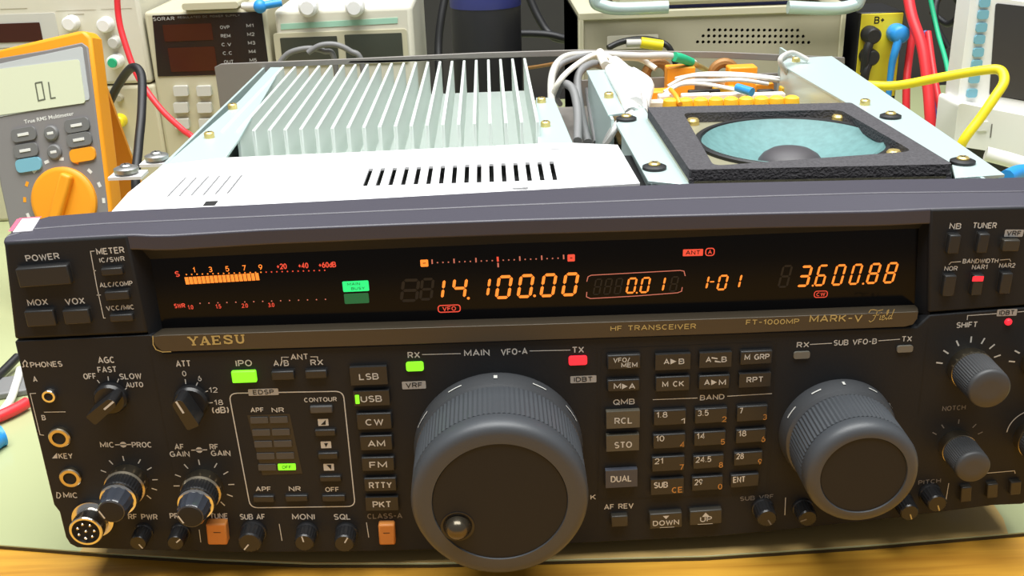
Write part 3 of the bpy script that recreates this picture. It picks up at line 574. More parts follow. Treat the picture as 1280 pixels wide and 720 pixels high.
b = MB(); q4 = [FP.px(*p, .1) for p in ((309, 519), (362, 517), (378, 592), (328, 594))]; b.poly(q4, 0, .1, 'key', flat=True); b.build('filter_lamp_field', R)
# memory and band keys
def tri(pts): return lambda b, h: [b.poly([FP.px(x, y, h) for x, y in P], 0, h, 'ink', flat=True) for P in pts]
key('memory_key', 759, 801, 443, 462.5, legend=[('VFO/', .18, .68, .36, 6, 'ink'), ('MEM', .42, .9, .68, 6, 'ink')])
key('memory_key', 759, 800, 474, 490, legend=[('M', .2, .42, .55, 7, 'ink'), ('A', .66, .86, .55, 7, 'ink')], extra=tri([((777.5, 479.5), (777.5, 486.5), (784.5, 483))]))
key('memory_key', 758, 800, 513.5, 536, 'keylit', c1('RCL', .24, .78, .55, 8), 2.4); key('memory_key', 758, 799, 543.5, 564.5, 'keylit', c1('STO', .24, .78, .6, 8), 2.4)
key('dual_key', 757, 797, 587, 610, 'keyblue', c1('DUAL', .16, .82, .5, 8), 2.4)
key('memory_key', 819, 863.5, 442, 463, legend=[('A', .24, .4, .48, 7, 'ink'), ('B', .66, .82, .46, 7, 'ink')], extra=tri([((838, 448.5), (838, 455.5), (845.5, 451.7))]))
key('memory_key', 874, 915, 440, 460, legend=[('A', .2, .37, .48, 7, 'ink'), ('B', .68, .84, .46, 7, 'ink')], extra=tri([((889.5, 446.2), (897, 447.6), (897, 449), (889.5, 448.2)), ((893.5, 450.5), (901, 452), (901, 453.2), (893.5, 452.6))]))
key('memory_key', 925, 966, 438, 456.5, legend=c1('M GRP', .14, .9, .44, 7)); key('memory_key', 819, 863, 470, 490, legend=c1('M CK', .2, .82, .5, 7)); key('memory_key', 873, 913, 468.5, 487.5, legend=[('A', .18, .36, .5, 7, 'ink'), ('M', .64, .86, .5, 7, 'ink')], extra=tri([((889, 474.5), (889, 481.5), (896, 477.8))]))
key('memory_key', 923.5, 964, 466, 484.5, legend=c1('RPT', .24, .76, .46, 7))
rows = [(512, 532.5, 509.7, 530, 506.8, 527.5), (542, 561.5, 539, 558, 536, 554.5), (570, 590, 568.5, 586.5, 564.5, 582.5), (598, 618.5, 595, 614, 592.5, 609.8)]
leg = [(('1.8', '1'), ('3.5', '2'), ('7', '3')), (('10', '4'), ('14', '5'), ('18', '6')), (('21', '7'), ('24.5', '8'), ('28', '9')), (('SUB', 'CE'), ('29', '0'), ('ENT', ''))]
cx = [((816.5, 858.5), (868, 910), (920.5, 960.5)), ((816, 857.5), (867, 908), (919.5, 958.5)), ((814.5, 856.5), (866, 905.5), (917, 954)), ((813.5, 855), (864.5, 904.5), (913, 949.5))]
for i in range(4):
    for j in range(3):
        a, n2 = leg[i][j]; x0, x1 = cx[i][j]; wd = {1: .12, 2: .26, 3: .34, 4: .5}[len(a)]
        lg = [(a, .09, .09+wd*(1.25 if a in ('SUB', 'ENT') else 1), .32 if i < 3 else .4, 7.6, 'ink')]
        if n2: lg.append((n2, .96-(.14 if len(n2) == 1 else .33),   .96, .70, 7.2, 'ink' if n2 == '1' else 'inkor'))
        key('band_key', x0, x1, rows[i][2*j], rows[i][2*j+1], legend=lg)
key('audio_reverse_button', 764, 785, 645, 659, 'keydim', hgt=2.6)
key('tuning_step_key', 812, 853, 641, 661, 'keydim', c1('DOWN', .1, .9, .62, 6.5), 2.8, extra=tri([((828.5, 645), (836.5, 644.6), (832.6, 649)), ((825, 659.2), (843, 658.4), (843, 659), (825, 659.8))]))
key('tuning_step_key', 862, 903, 637.5, 656.5, 'keydim', c1('UP', .32, .68, .6, 6.5), 2.8, extra=tri([((877.5, 646.2), (887, 645.6), (882, 640.8)), ((872, 655.2), (891, 654.2), (891, 654.8), (872, 655.8))]))
key('tuner_button', 260.5, 281, 655, 682, 'orange', [('-', .3, .75, .4, .8, 'fascia')], 4.0, label='orange button', bev=.7); key('class_button', 474.5, 492.5, 656, 682, 'orange', [('-', .25, .7, .4, .8, 'fascia')], 3.2, label='dull orange button', bev=.7)
for x0, x1, y0, y1, mt in ((1184.5, 1202, 294, 318, 'key'), (1221, 1238, 292.5, 317, 'key'), (1253, 1276, 300, 315, 'keydim'), (1178, 1196.5, 344.5, 371, 'key'), (1214, 1231, 344, 370, 'key'), (1249, 1267, 341.5, 368, 'key')): key('bandwidth_button', x0, x1, y0, y1, mt, hgt=2.4)
b = MB(); tagbox(b, '', 1215, 1230, 345, 352, 2.55, 'ledr', 'dark', .3); b.build('bandwidth_lamp', R, label='lit red lamp')
for x0, x1, y0, y1 in ((1200, 1216, 609, 628), (1233, 1249, 605, 623), (1262, 1278, 602, 619)): key('function_button', x0, x1, y0, y1, 'keydim', hgt=2.4)
def led(name, x0, x1, y0, y1, mt, lb): b = MB(); p = FP.px(x0, y1, .8); q = FP.px(x1, y0, .8); b.rrect(p[0], p[1], q[0], q[1], .9, -1, .8, mt, bow(*p)); b.build(name, R, .25, label=lb)
led('receive_lamp', 508, 529, 452.5, 464.5, 'ledg', 'lit green lamp'); led('transmit_lamp', 711, 734, 445, 457, 'ledr', 'lit red lamp'); led('receive_lamp', 992, 1013, 439.5, 449, 'ledoff', 'unlit lamp'); led('transmit_lamp', 1121, 1142, 432, 441, 'ledoff', 'unlit lamp')
b = MB(); b.lathe(FP.px(1260, 402), [(1.4, -1), (1.4, .5), (1.0, 1.1), (.3, 1.3)], 'ledr', 16); b.build('filter_warning_lamp', R, label='round lit red lamp')

# ---- knobs
def newknob(name, c, label=None): return FP.px(*c)
# main dial: the skirt, the knurled grip, the rim, the face
def dial(name, c, Rm, H, Rs, face, teeth, label):
    b = MB(); b.lathe(c, [(Rs, 0), (Rs, 1.5), (Rs-.3, 4.5), (Rs-1, 7.3), (Rs-2.2, 8.3), (Rs-3, 8.3)], 'skirt', 96)
    for ang, da in ((90, 1.2), (60, 5), (118, 5), (30, 7), (150, 7)):
        t0 = math.radians(ang-da); t1 = math.radians(ang+da); vs = []
        for k in range(5):
            t = t0+(t1-t0)*k/4; vs += [FP.w(c[0]+(Rs+.12)*math.cos(t), c[1]+(Rs+.12)*math.sin(t), 2.4 if ang == 90 else 4.0), FP.w(c[0]+(Rs+.05)*math.cos(t), c[1]+(Rs+.05)*math.sin(t), 4.6)]
        b.add(vs, [(2*k, 2*k+1, 2*k+3, 2*k+2) for k in range(4)], 'ink')
    root = b.build(name, R, label=label, sharp=25)
    g = MB(); h0 = 8.6; h1 = H-.30*(H-8.6)
    g.lathe(c, [(Rm-1.2, h0-.5), (Rm, h0+.6), (Rm, h1)], 'dial', teeth*2, (1, 2, .35)); g.build('knurled_grip', root, sharp=12)
    k = MB(); k.lathe(c, [(Rm-.8, h1-.2), (Rm, h1+.6), (Rm-.1, H-3), (Rm-.9, H-1.2), (Rm-2.4, H-.25), (Rm-4, H), (face+.4, H), (face, H-1.2)], 'dial', 96, open=True); k.build('dial_rim', root, sharp=50)
    f = MB(); f.lathe(c, [(face+.05, H-2), (face+.05, H-.5), (face*.5, H-.5)], 'dialface', 72); f.build('dial_face', root)
    return root
mc = FP.px(625, 629, 38); md = dial('main_tuning_dial', mc, 32.3, 38, 33.2, 24.2, 110, 'large round main tuning dial')
f = MB(); fc = FP.px(572, 658, 37.6); f.lathe(fc, [(6.2, 37.45), (6.2, 37.8), (5.4, 37.9), (4.9, 37.5)], 'knobblk', 32, open=True)
f.lathe(fc, [(4.6, 37.4), (4.4, 39.2), (3.7, 40.9), (2.6, 42), (1.2, 42.5), (.2, 42.6)], 'spinner', 28); f.build('finger_knob', md, sharp=60, label='small glossy spinner')
scn = FP.px(1080, 595, 33); dial('sub_tuning_dial', scn, 21.0, 33, 22.6, 15.6, 80, 'second smaller tuning dial')
def dual_knob(name, c, label):
    """stacked pair: chrome collar, black outer ring, silver ring and a smoked fluted inner knob"""
    b = MB(); b.lathe(c, [(7.6, 0), (7.6, 3), (7.9, 3.4), (7.9, 5.4), (7.2, 6)], 'brassy', 48); root = b.build(name, R, label=label)
    o = MB(); o.lathe(c, [(7.2, 5.8), (7.4, 6.4), (7.3, 11.6), (6.8, 12)], 'knobblk', 72, (1, 2, .25)); o.build('outer_knob', root, sharp=20)
    g = MB(); g.lathe(c, [(6.6, 11.8), (6.9, 12.2), (6.9, 13.2), (6.2, 13.6)], 'chrome', 48); g.build('silver_ring', root)
    i = MB(); i.lathe(c, [(6.2, 13.4), (6.2, 13.8), (5.6, 19.6), (4.9, 20.8), (4.6, 20.9)], 'smoke', 28, (1, 2, .35)); i.lathe(c, [(4.6, 20.8), (4.4, 21.2), (3, 21.3)], 'dialface', 32); i.build('inner_knob', root, sharp=20, label='smoked fluted knob')
    p = MB(); p.stroke([(c[0]-4.4, c[1]+.8), (c[0]-2.8, c[1]-2.6)], .6, 21.4, 'ink'); p.build('pointer_mark', root)
dual_knob('stacked_gain_knob', FP.px(161, 601), 'stacked pair of smoked and chrome knobs'); dual_knob('stacked_gain_knob', FP.px(255, 607), 'stacked pair of smoked and chrome knobs')
def bar_knob(name, c, r, bl, bw, ang, mk, label=None, hgt=11):
    b = MB(); b.lathe(c, [(r, 0), (r, 2.2), (r-.8, 3.2)], 'knobblk', 48); root = b.build(name, R, label=label)
    g = MB(); t = math.radians(ang); P = []
    for x, y in ((-bl, -bw), (bl*.8, -bw*.85), (bl, 0), (bl*.8, bw*.85), (-bl, bw)): P.append((c[0]+x*math.cos(t)-y*math.sin(t), c[1]+x*math.sin(t)+y*math.cos(t)))
    g.poly(roundq(P, bw*.4), 2.5, hgt, 'knobblk'); g.build('grip_bar', root, .8, 3)
    p = MB(); p.stroke([(c[0]+x*math.cos(t), c[1]+x*math.sin(t)) for x in mk], .8, hgt+.1, 'ink'); p.build('pointer_mark', root)
bar_knob('selector_knob', FP.px(140, 496), 6.3, 6.6, 2.4, 38, (1.0, 6.2), 'bar knob beside AGC lettering'); bar_knob('selector_knob', FP.px(240, 500), 6.6, 6.6, 2.6, 112, (.5, 6.0), 'bar knob beside ATT lettering')
def small_knob(name, c, r, hgt, ang, mt='knobblk', ring=None, mark='ink'):
    b = MB(); b.lathe(c, [(r*1.08, 0), (r*1.08, 1), (r, 1.4), (r*.95, hgt-.6), (r*.82, hgt)], mt, 40, (2, 3, .22))
    if ring: b.lathe(c, [(r*1.0, .2), (r*1.16, .4), (r*1.16, 2.4), (r*1.0, 2.6)], ring, 40)
    t = math.radians(ang); b.stroke([(c[0]+x*math.cos(t)*r, c[1]+x*math.sin(t)*r) for x in (.15, .8)], .55, hgt+.08, mark); return b.build(name, R, sharp=30)
for x, y, r, a in ((180, 664, 3.6, -60), (226, 664, 3.6, 40), (317, 664, 4.9, 230), (384, 664, 4.2, 100), (433, 665, 4.3, 60)): small_knob('small_control_knob', FP.px(x, y), r, 8, a)
for x, y, r, a, mk in ((953, 634, 4.2, -60, 'inkdim'), (1003, 634, 4.0, 200, 'inkdim'), (1128, 627, 4.0, -70, 'gold'), (1162, 616, 4.2, -70, 'gold')): small_knob('small_control_knob', FP.px(x, y), r, 8, a, mark=mk)
def round_knob(name, c, r, hgt, lb):
    b = MB(); b.lathe(c, [(r*.98, 0), (r*1.0, 1), (r*1.0, 4.4), (r*.9, 4.6)], 'brassy', 48); root = b.build(name, R, label=lb)
    g = MB(); g.lathe(c, [(r*.9, 4.4), (r, 5), (r*.97, hgt-2)], 'knobgrey', 100, (1, 2, .22)); g.build('knurled_grip', root, sharp=14)
    k = MB(); k.lathe(c, [(r*.93, hgt-2.2), (r*.97, hgt-1.8), (r*.95, hgt-.6), (r*.85, hgt), (r*.4, hgt)], 'knobgrey', 48); k.build('knob_cap', root, sharp=50)
round_knob('filter_knob', FP.px(1210, 458), 8.2, 19, 'grey knurled knob with brass collar beside SHIFT lettering'); round_knob('filter_knob', FP.px(1194, 556), 6.9, 17, 'grey knurled knob with brass collar beside NOTCH lettering')
round_knob('filter_knob', FP.px(1302, 450), 8.2, 19, 'grey knurled knob with brass collar at the panel edge'); round_knob('filter_knob', FP.px(1292, 545), 8.2, 17, 'grey knurled knob with brass collar at the panel edge')
b = MB(); cc = FP.px(1290, 540); b.stroke([(cc[0]+10.2*math.cos(t*.1), cc[1]+10.2*math.sin(t*.1)) for t in range(12, 32)], .4, .12, 'ink'); b.build('control_range_arc', panel)
# ---- sockets
def jack(name, c, r, lb=None):
    b = MB(); b.lathe(c, [(r, -.5), (r, 1.6), (r*.9, 2), (r*.62, 2), (r*.6, 1.2)], 'chrome' if r < 3 else 'brassy', 40, open=True); root = b.build(name, R, label=lb)
    h = MB(); h.lathe(c, [(r*.60, -.2), (r*.60, 1.5), (r*.2, 1.5)], 'dark', 28); h.build('socket_hole', root)
jack('headphone_socket', FP.px(63, 493), 2.7, 'small metal ringed socket'); jack('headphone_socket', FP.px(76, 545), 4.2, 'large metal ringed socket'); jack('key_socket', FP.px(89.5, 595), 4.2, 'metal ringed socket')
mcn = FP.px(118, 646); b = MB(); b.lathe(mcn, [(8.2, 0), (8.2, 2.2), (7.2, 2.4), (6.5, 3), (6.5, 9.6), (6.2, 10), (5.4, 10), (5.2, 8.6)], 'chrome', 48, open=True); root = b.build('microphone_socket', R, label='round chrome socket with eight pins', sharp=30)
h = MB(); h.lathe(mcn, [(5.3, 3), (5.3, 8.8), (2, 8.8)], 'dark', 32); h.build('socket_insert', root); b = MB()
for k in range(8):
    t = 2*math.pi*k/7; q = (mcn[0]+(0 if k == 7 else 3.3)*math.cos(t), mcn[1]+(0 if k == 7 else 3.3)*math.sin(t)); b = MB(); b.lathe(q, [(.6, 8.5), (.6, 9.8), (.3, 10.2)], 'chrome', 12); b.build('socket_pin', root)

# ------------------------------------------------------------------ the chassis, open at the top
ZT = 140.; TP = TOPZ(ZT)
xl, xr = 31., 392.; yb = 360.
b = MB(TOPZ(0)); b.box(xl+7, 34, xr, yb, 12, 104, 'rear'); b.build('chassis_body', R, .6)
for x in (70, 340):
    for y in (60, 320): b = MB(TOPZ(TZ)); b.lathe((x, y), [(11, 0), (12, 2), (12, 18.2)], 'rubber', 28); b.build('foot', R)
b = MB(TOPZ(0)); b.box(xl+7, 34, xl+8.5, yb, 104, ZT-1.5, 'zinc'); b.build('side_wall', R); b = MB(TOPZ(0)); b.box(xr-1.5, 34, xr, yb, 104, ZT-.5, 'zinc'); b.build('side_wall', R)
# white front cover with its slots
po = [TP.px(*p) for p in ((138, 266), (160, 241), (204, 206), (250, 201), (282, 197), (460, 189.5), (673, 179.5), (714, 178.5), (772, 181), (800, 229), (640, 239), (460, 249), (300, 257))]
holes = []
def slotq(b0, t0, w_): d = Vector((t0[0]-b0[0], t0[1]-b0[1])).normalized(); o = Vector((-d.y, d.x))*w_/2; return [(b0[0]+o.x, b0[1]+o.y), (b0[0]-o.x, b0[1]-o.y), (t0[0]-o.x, t0[1]-o.y), (t0[0]+o.x, t0[1]+o.y)]
for (x0, y0), (x1, y1) in (((209, 246), (233, 221)), ((223.6, 245.6), (246, 221)), ((238.7, 244.5), (261, 220)), ((254, 244), (275, 219)), ((269, 243), (289, 219)), ((284, 242), (303, 218))): holes.append(slotq(TP.px(x0, y0), TP.px(x1, y1), 1.0))
for i in range(16): t = i/15; holes.append(slotq(TP.px(456+238*t, 232.5-7.5*t), TP.px(464+225*t, 210.5-9*t), 2.0))
holes.append(slotq(TP.px(675, 187.2), TP.px(709, 185.8), 1.6))
b = MB(TP); b.poly([po]+holes, -1.2, 0, 'plate')
for x, y in ((483, 242), (650, 236)): p = TP.px(x, y); b.rrect(p[0]-3.5, p[1]-2, p[0]+3.5, p[1]+3, 1, -.5, 1.2, 'plate')
cov = b.build('front_cover', R, .2)
b = MB(TP); p = TP.px(255, 257.5, -.6); q = TP.px(274, 252, -.6); b.box(p[0], p[1]-2, q[0], p[1]+4, -1, .15, 'dark'); b.build('cover_notch', cov)
b = MB(TOPZ(0)); b.box(xl+8, 50, 292, 122, 130, 134, 'dark'); b.build('cover_floor', R)
# heatsink: a floor and 21 fins
hf = TOPZ(ZT); zf = 118.
fy0 = hf.px(472, 158)[1]; fy1 = 352.
fx0 = hf.px(273.6, 168)[0]; fx1 = hf.px(672, 152)[0]
hs = thing('x', (0, 0, 0), 'x', 'x'); bpy.data.objects.remove(hs)
b = MB(TOPZ(0)); b.box(fx0-1, 124, fx1+1, fy1, zf-10, zf, 'alu'); sink = b.build('heatsink', R, label='silver finned heatsink')
for i in range(21):
    x = fx0+(fx1-fx0)*i/20; bb = MB(TOPZ(0)); y0 = fy0+2-4*i/20
    prof = [(y0-14, zf-2), (y0, ZT), (fy1, ZT), (fy1+2, zf-2)]
    prof = [(y0-1.5, zf-2), (y0, ZT), (fy1, ZT), (fy1, zf-2)]
    vs = [(x-.9, y, z) for y, z in prof]+[(x+.9, y, z) for y, z in prof]; bb.add(vs, [(0, 1, 2, 3), (7, 6, 5, 4), (0, 4, 5, 1), (1, 5, 6, 2), (2, 6, 7, 3), (3, 7, 4, 0)], 'alu'); bb.build('fin', sink, .3, 1)
# left and middle top flanges with screws
def flange(name, pts, z, t, mt='zinc', walls=()):
    f_ = TOPZ(z); b = MB(f_); b.poly([f_.px(*p) for p in pts], -t, 0, mt); return b.build(name, R, .2)
def screw(x, y, z, washer=True, mt='copper', rw=5.2, wm='rubber'):
    f_ = TOPZ(z); c = f_.px(x, y); b = MB(f_)
    if washer: b.lathe(c, [(rw, -.6), (rw, 1.2), (rw*.75, 1.8)], wm, 24)
    b.lathe(c, [(2.6, 0), (2.6, 2.4), (2.0, 3.0)], mt, 16); b.box(c[0]-1.7, c[1]-.3, c[0]+1.7, c[1]+.3, 2.9, 3.06, 'dark', .5); b.box(c[0]-.3, c[1]-1.7, c[0]+.3, c[1]+1.7, 2.9, 3.06, 'dark', .5)
    return b.build('cover_screw', R)
flange('left_flange', ((206, 206), (282, 197), (298, 175), (352, 84), (338, 84), (300, 125)), ZT-.4, 1.2)
flange('heatsink_flange', ((672, 179), (716, 179), (692, 122), (670, 122)), ZT-8, 1.2)
screw(262, 172, ZT-.4, False); screw(291, 136, ZT-.4, False); screw(682, 158, ZT-8, False, rw=4); screw(677, 128, ZT-8, False); screw(158, 213, ZT-1, True, 'steel', 5.5, 'steel'); screw(196, 197, ZT-1, True, 'steel', 5.5, 'steel')
b = MB(TOPZ(ZT-2)); p = TOPZ(ZT-2).px(158, 216); q = TOPZ(ZT-2).px(196, 200); b.box(p[0]-7, p[1]-5, p[0]+8, p[1]+6, -2, -.6, 'plate'); b.box(q[0]-7, q[1]-5, q[0]+9, q[1]+6, -2, -.6, 'plate'); b.build('corner_tab', R)
# rear panel: an upright plate on the left, a top rail with an open slot below it along the fins
q0 = BGY(yb).px(268, 84); q1 = BGY(yb).px(348, 79); b = MB(BGY(yb)); xe = BGY(yb).px(1056, 72)[0]
ra = [BGY(yb).px(x, y) for x, y in ((268, 84), (276, 80), (440, 73.5), (600, 66), (720, 62.5), (900, 65), (1056, 72))]; rb = [BGY(yb).px(x, y) for x, y in ((1056, 80), (900, 73), (720, 70), (600, 73), (440, 80.5), (350, 84))]
b.poly(ra+rb+[(q1[0], 104), (q0[0], 104)], -2, 0, 'rear'); b.box(BGY(yb).px(722, 80)[0], 104, xr, 122, -2, 0, 'rear')
b.build('rear_panel', R, .3)
# inner rails to the right of the heatsink
f_ = TOPZ(ZT)
flange('inner_rail', ((733, 88), (757, 87), (781, 141), (760, 143)), ZT, 1.4); flange('inner_rail', ((770, 154), (803, 131), (864, 231), (810, 226)), ZT, 1.4)
a, c = f_.px(735, 89), f_.px(764, 147); b = MB(TOPZ(0)); b.add([(a[0], a[1], 104), (c[0], c[1], 104), (c[0], c[1], ZT-1), (a[0], a[1], ZT-1), (a[0]+1.5, a[1], 104), (c[0]+1.5, c[1], 104), (c[0]+1.5, c[1], ZT-1), (a[0]+1.5, a[1], ZT-1)], [(0, 1, 2, 3), (7, 6, 5, 4), (0, 4, 5, 1), (1, 5, 6, 2), (2, 6, 7, 3), (3, 7, 4, 0)], 'zinc'); b.build('inner_wall', R)
a, c = f_.px(772, 155), f_.px(808, 225); b = MB(TOPZ(0)); b.box(a[0]+2, c[1]-2, a[0]+3.5, a[1], 104, ZT-1, 'zinc'); b.build('inner_wall', R)
screw(761, 122, ZT, False); screw(783, 150, ZT); screw(818, 211, ZT)
flange('right_rail', ((975, 80), (985, 73), (1040, 70), (1256, 218), (1194, 222), (1190, 205)), ZT, 1.4)
a, c = f_.px(976, 80), f_.px(1188, 203); b = MB(TOPZ(0)); b.add([(a[0], a[1], 104), (c[0], c[1], 104), (c[0], c[1], ZT-1), (a[0], a[1], ZT-1), (a[0]+1.5, a[1], 104), (c[0]+1.5, c[1], 104), (c[0]+1.5, c[1], ZT-1), (a[0]+1.5, a[1], ZT-1)], [(0, 1, 2, 3), (7, 6, 5, 4), (0, 4, 5, 1), (1, 5, 6, 2), (2, 6, 7, 3), (3, 7, 4, 0)], 'zinc'); b.build('inner_wall', R)
screw(995, 77, ZT, False); screw(1081, 131, ZT, False); screw(1113, 147, ZT); screw(1203, 204, ZT)
# speaker with foam gasket
zs = 146.; fs_ = TOPZ(zs)
fo = [fs_.px(*p) for p in ((809, 134), (1064, 128), (1191, 205), (862, 212))]
fi = [fs_.px(*p) for p in ((854, 141), (1050, 137), (1141, 189), (892, 207))]
fi2 = roundq(fi, 5)
b = MB(fs_); b.poly([roundq(fo, 2), fi2], -5, 0, 'foam'); b.poly([fo[3], fo[2], (fo[2][0], fo[2][1]+6), (fo[3][0], fo[3][1]+6)], -9, -4, 'foam'); gk = b.build('foam_gasket', R, 1.2, 3, label='dark grey foam square round the speaker')
cxm = sum(p[0] for p in fi)/4; cym = sum(p[1] for p in fi)/4
Rsp = 42.4; cs = (329.3, 108.)
sb = MB(fs_); sb.poly([roundq(fo, 2), circ(cs, Rsp-1, 48)], -8, -5, 'spkframe'); spk = sb.build('speaker', R, label='round teal loudspeaker')
b = MB(fs_); b.lathe(cs, [(Rsp+1.6, -6), (Rsp+1.6, -3.6), (Rsp+.6, -3), (Rsp-1, -3.2), (Rsp-2, -5)], 'rubber', 64, open=True); b.build('speaker_rim', spk)
b = MB(fs_); b.lathe(cs, [(Rsp-1, -5), (Rsp-2.6, -3.4), (Rsp-4.4, -5.2), (Rsp-6, -6.4), (28, -11), (14, -16)], 'cone', 64, open=True); b.build('cone', spk, sharp=60, label='teal paper cone')
b = MB(fs_); b.lathe(cs, [(15, -15.6), (14.4, -13), (12.6, -10.6), (9, -8.4), (4.5, -7.2), (.4, -6.9)], 'cap', 40); b.build('dust_cap', spk, sharp=60, label='dark domed dust cap')
b = MB(fs_); b.poly([roundq(fo, 2), circ(cs, Rsp+1, 40)] if False else roundq([(p[0]+(cxm-p[0])*.04, p[1]+(cym-p[1])*.04) for p in fo], 3), -30, -25, 'rear'); b.build('speaker_tray', spk)
for x, y in ((866, 153), (1048, 148), (1117, 193)): c = fs_.px(x, y, -4); b = MB(fs_); b.lathe(c, [(3.2, -5.2), (3.2, -3), (2.4, -2)], 'copper', 14); b.build('speaker_screw', spk)
# circuit board, components and wiring
zp = 112.; fp_ = TOPZ(zp)
x0 = f_.px(770, 110)[0]; b = MB(fp_); b.box(x0, 232, 376, 352, -2, 0, 'pcb'); board = b.build('circuit_board', R)
def comp(name, x, y, z, wx, wy, hz, mt, bev=.6, zb=None):
    p = TOPZ(z).px(x, y); bb = MB(TOPZ(zb if zb is not None else zp)); bb.box(p[0]-wx/2, p[1]-wy/2, p[0]+wx/2, p[1]+wy/2, 0, z-(zb if zb is not None else zp), mt); return bb.build(name, board, bev)
comp('relay', 850, 82, 132, 19, 12, 6, 'relay', 1); comp('relay', 927, 82, 132, 19, 12, 6, 'relay', 1); comp('relay', 825, 112, 124, 16, 12, 6, 'relay', 1)
for x, y in ((905, 84), (822, 84)):
    p = TOPZ(128).px(x, y); bb = MB(Frame((p[0], p[1], 123), (1, 0, 0), (0, 0, 1), (0, -1, 0)))
    bb.tube([Vector((p[0]+8*math.cos(t*.2618), p[1], 123+8*math.sin(t*.2618))) for t in range(25)], 3.4, 'toroid', 10, smooth=False); bb.build('toroid_coil', board)
for i in range(9):
    x = 838+i*19; p = TOPZ(130).px(x, 124-.4*i); bb = MB(fp_); bb.lathe(p, [(4.4, 0), (4.6, 15), (4.2, 17.5), (2.5, 18.5)], 'capy', 18); bb.build('capacitor', board)
for i, (x, y, wx, wy, mt) in enumerate(((835, 118, 12, 8, 'cream'), (870, 117, 18, 7, 'cream'), (915, 116, 26, 7, 'cream'), (960, 116, 20, 7, 'cream'), (985, 108, 10, 7, 'capy'), (955, 104, 12, 5, 'relay'), (905, 108, 14, 6, 'capy'), (880, 112, 20, 4, 'black'), (957, 112, 10, 5, 'black'), (815, 126, 14, 9, 'cream'), (792, 122, 10, 10, 'relay'))): comp('component', x, y, 127, wx, wy, 10, mt)
p = TOPZ(133).px(932, 107); bb = MB(fp_); bb.tube([(p[0]-4, p[1]+5, 131), (p[0]+3, p[1]-5, 130)], 2.6, 'cblue', 12); bb.tube([(p[0]+1, p[1], 112), (p[0]+1, p[1], 129)], .6, 'cream', 6); bb.build('blue_capacitor', board)
def wire(name, pts, r, mt, label=None, parent=R): bb = MB(); bb.tube([PZ(x, y, z) for x, y, z in pts], r, mt); return bb.build(name, parent, sharp=60, label=label)
wire('wiring_cable', [(690, 140, 120), (690, 95, 136), (705, 72, 142), (740, 68, 142), (800, 70, 141), (838, 70, 140), (868, 79, 132)], 2.4, 'cpale')
wire('wiring_cable', [(700, 130, 112), (690, 110, 128), (697, 85, 138), (715, 74, 142), (745, 68, 143), (765, 74, 140)], 1.9, 'cgrey')
wire('wiring_cable', [(695, 150, 110), (690, 125, 124), (702, 98, 138), (728, 76, 143), (750, 68, 143), (775, 80, 140)], 1.8, 'cream')
wire('wiring_cable', [(722, 176, 112), (722, 140, 122), (716, 112, 132), (703, 105, 134), (694, 120, 126)], 2.6, 'cgrey')
wire('wiring_cable', [(735, 178, 108), (728, 150, 116), (722, 110, 130), (725, 90, 138), (740, 80, 141), (752, 82, 138)], 2.6, 'cgrey')
wire('wiring_cable', [(745, 178, 106), (738, 140, 118), (734, 112, 124)], 1.6, 'cgrey')
wire('wiring_cable', [(660, 85, 118), (690, 80, 128), (720, 72, 136), (745, 66, 143)], 1.3, 'toroid')
wire('wiring_cable', [(750, 66, 144), (753, 74, 143), (757, 82, 141)], 3.0, 'cream'); wire('wiring_cable', [(775, 72, 138), (800, 74, 134), (820, 86, 128)], 2.0, 'cream')
wire('green_sleeve', [(843, 71, 139.8), (852, 73, 138), (864, 78, 134)], 3.2, 'cgreen', 'green sleeve on a cable'); wire('wiring_cable', [(864, 78, 133.5), (872, 82, 130), (884, 88, 122)], 2.0, 'copper')
for i, pts in enumerate(([(768, 78, 142), (785, 95, 141), (790, 120, 140), (795, 140, 138)], [(775, 86, 143), (796, 100, 141), (800, 125, 139), (800, 142, 136)], [(764, 88, 141), (774, 105, 142), (785, 125, 142), (790, 142, 138)], [(790, 92, 141), (808, 105, 138), (806, 120, 138), (802, 135, 136)], [(778, 92, 144), (790, 110, 144), (794, 130, 142)])): wire('white_cable', pts, 4.2, 'cwhite', 'thick white cable' if i == 0 else None)
for dy in (0, 4, 8): wire('white_wire', [(790, 140+dy*.3, 140), (775, 150+dy*.4, 139), (764, 163+dy, 132), (756, 178+dy*.5, 120)], 1.3, 'cwhite')
for i, pts in enumerate(([(835, 108, 128), (860, 96, 133), (900, 95, 134), (950, 97, 132), (985, 104, 126)], [(830, 115, 126), (858, 102, 131), (890, 101, 132), (925, 100, 132), (960, 105, 128)], [(828, 120, 126), (850, 106, 130), (880, 105, 131), (920, 112, 128)], [(845, 98, 126), (880, 92, 132), (930, 93, 133), (990, 100, 126)])): wire('white_wire', pts, 1.2, 'cwhite')
wire('orange_wire', [(850, 130, 128), (845, 120, 131), (838, 112, 130)], 1.5, 'relay'); wire('wiring_cable', [(985, 92, 136), (975, 75, 146), (990, 66, 147), (1010, 75, 142)], 1.6, 'cpale')
# white patch with a pink edge at the bezel's left end
f5 = TOPZ(145.6); b = MB(f5); P = [f5.px(*p, .4) for p in ((16, 290), (28, 273), (50, 272), (40, 288))]; b.poly(P, 0, .4, 'palepatch'); b.line(((13, 289), (24, 273.5)), 'stred', 1.6, .5); b.line(((24, 273), (52, 271)), 'stred', 1.0, .5); b.build('pale_patch', R, label='white and pink patch')

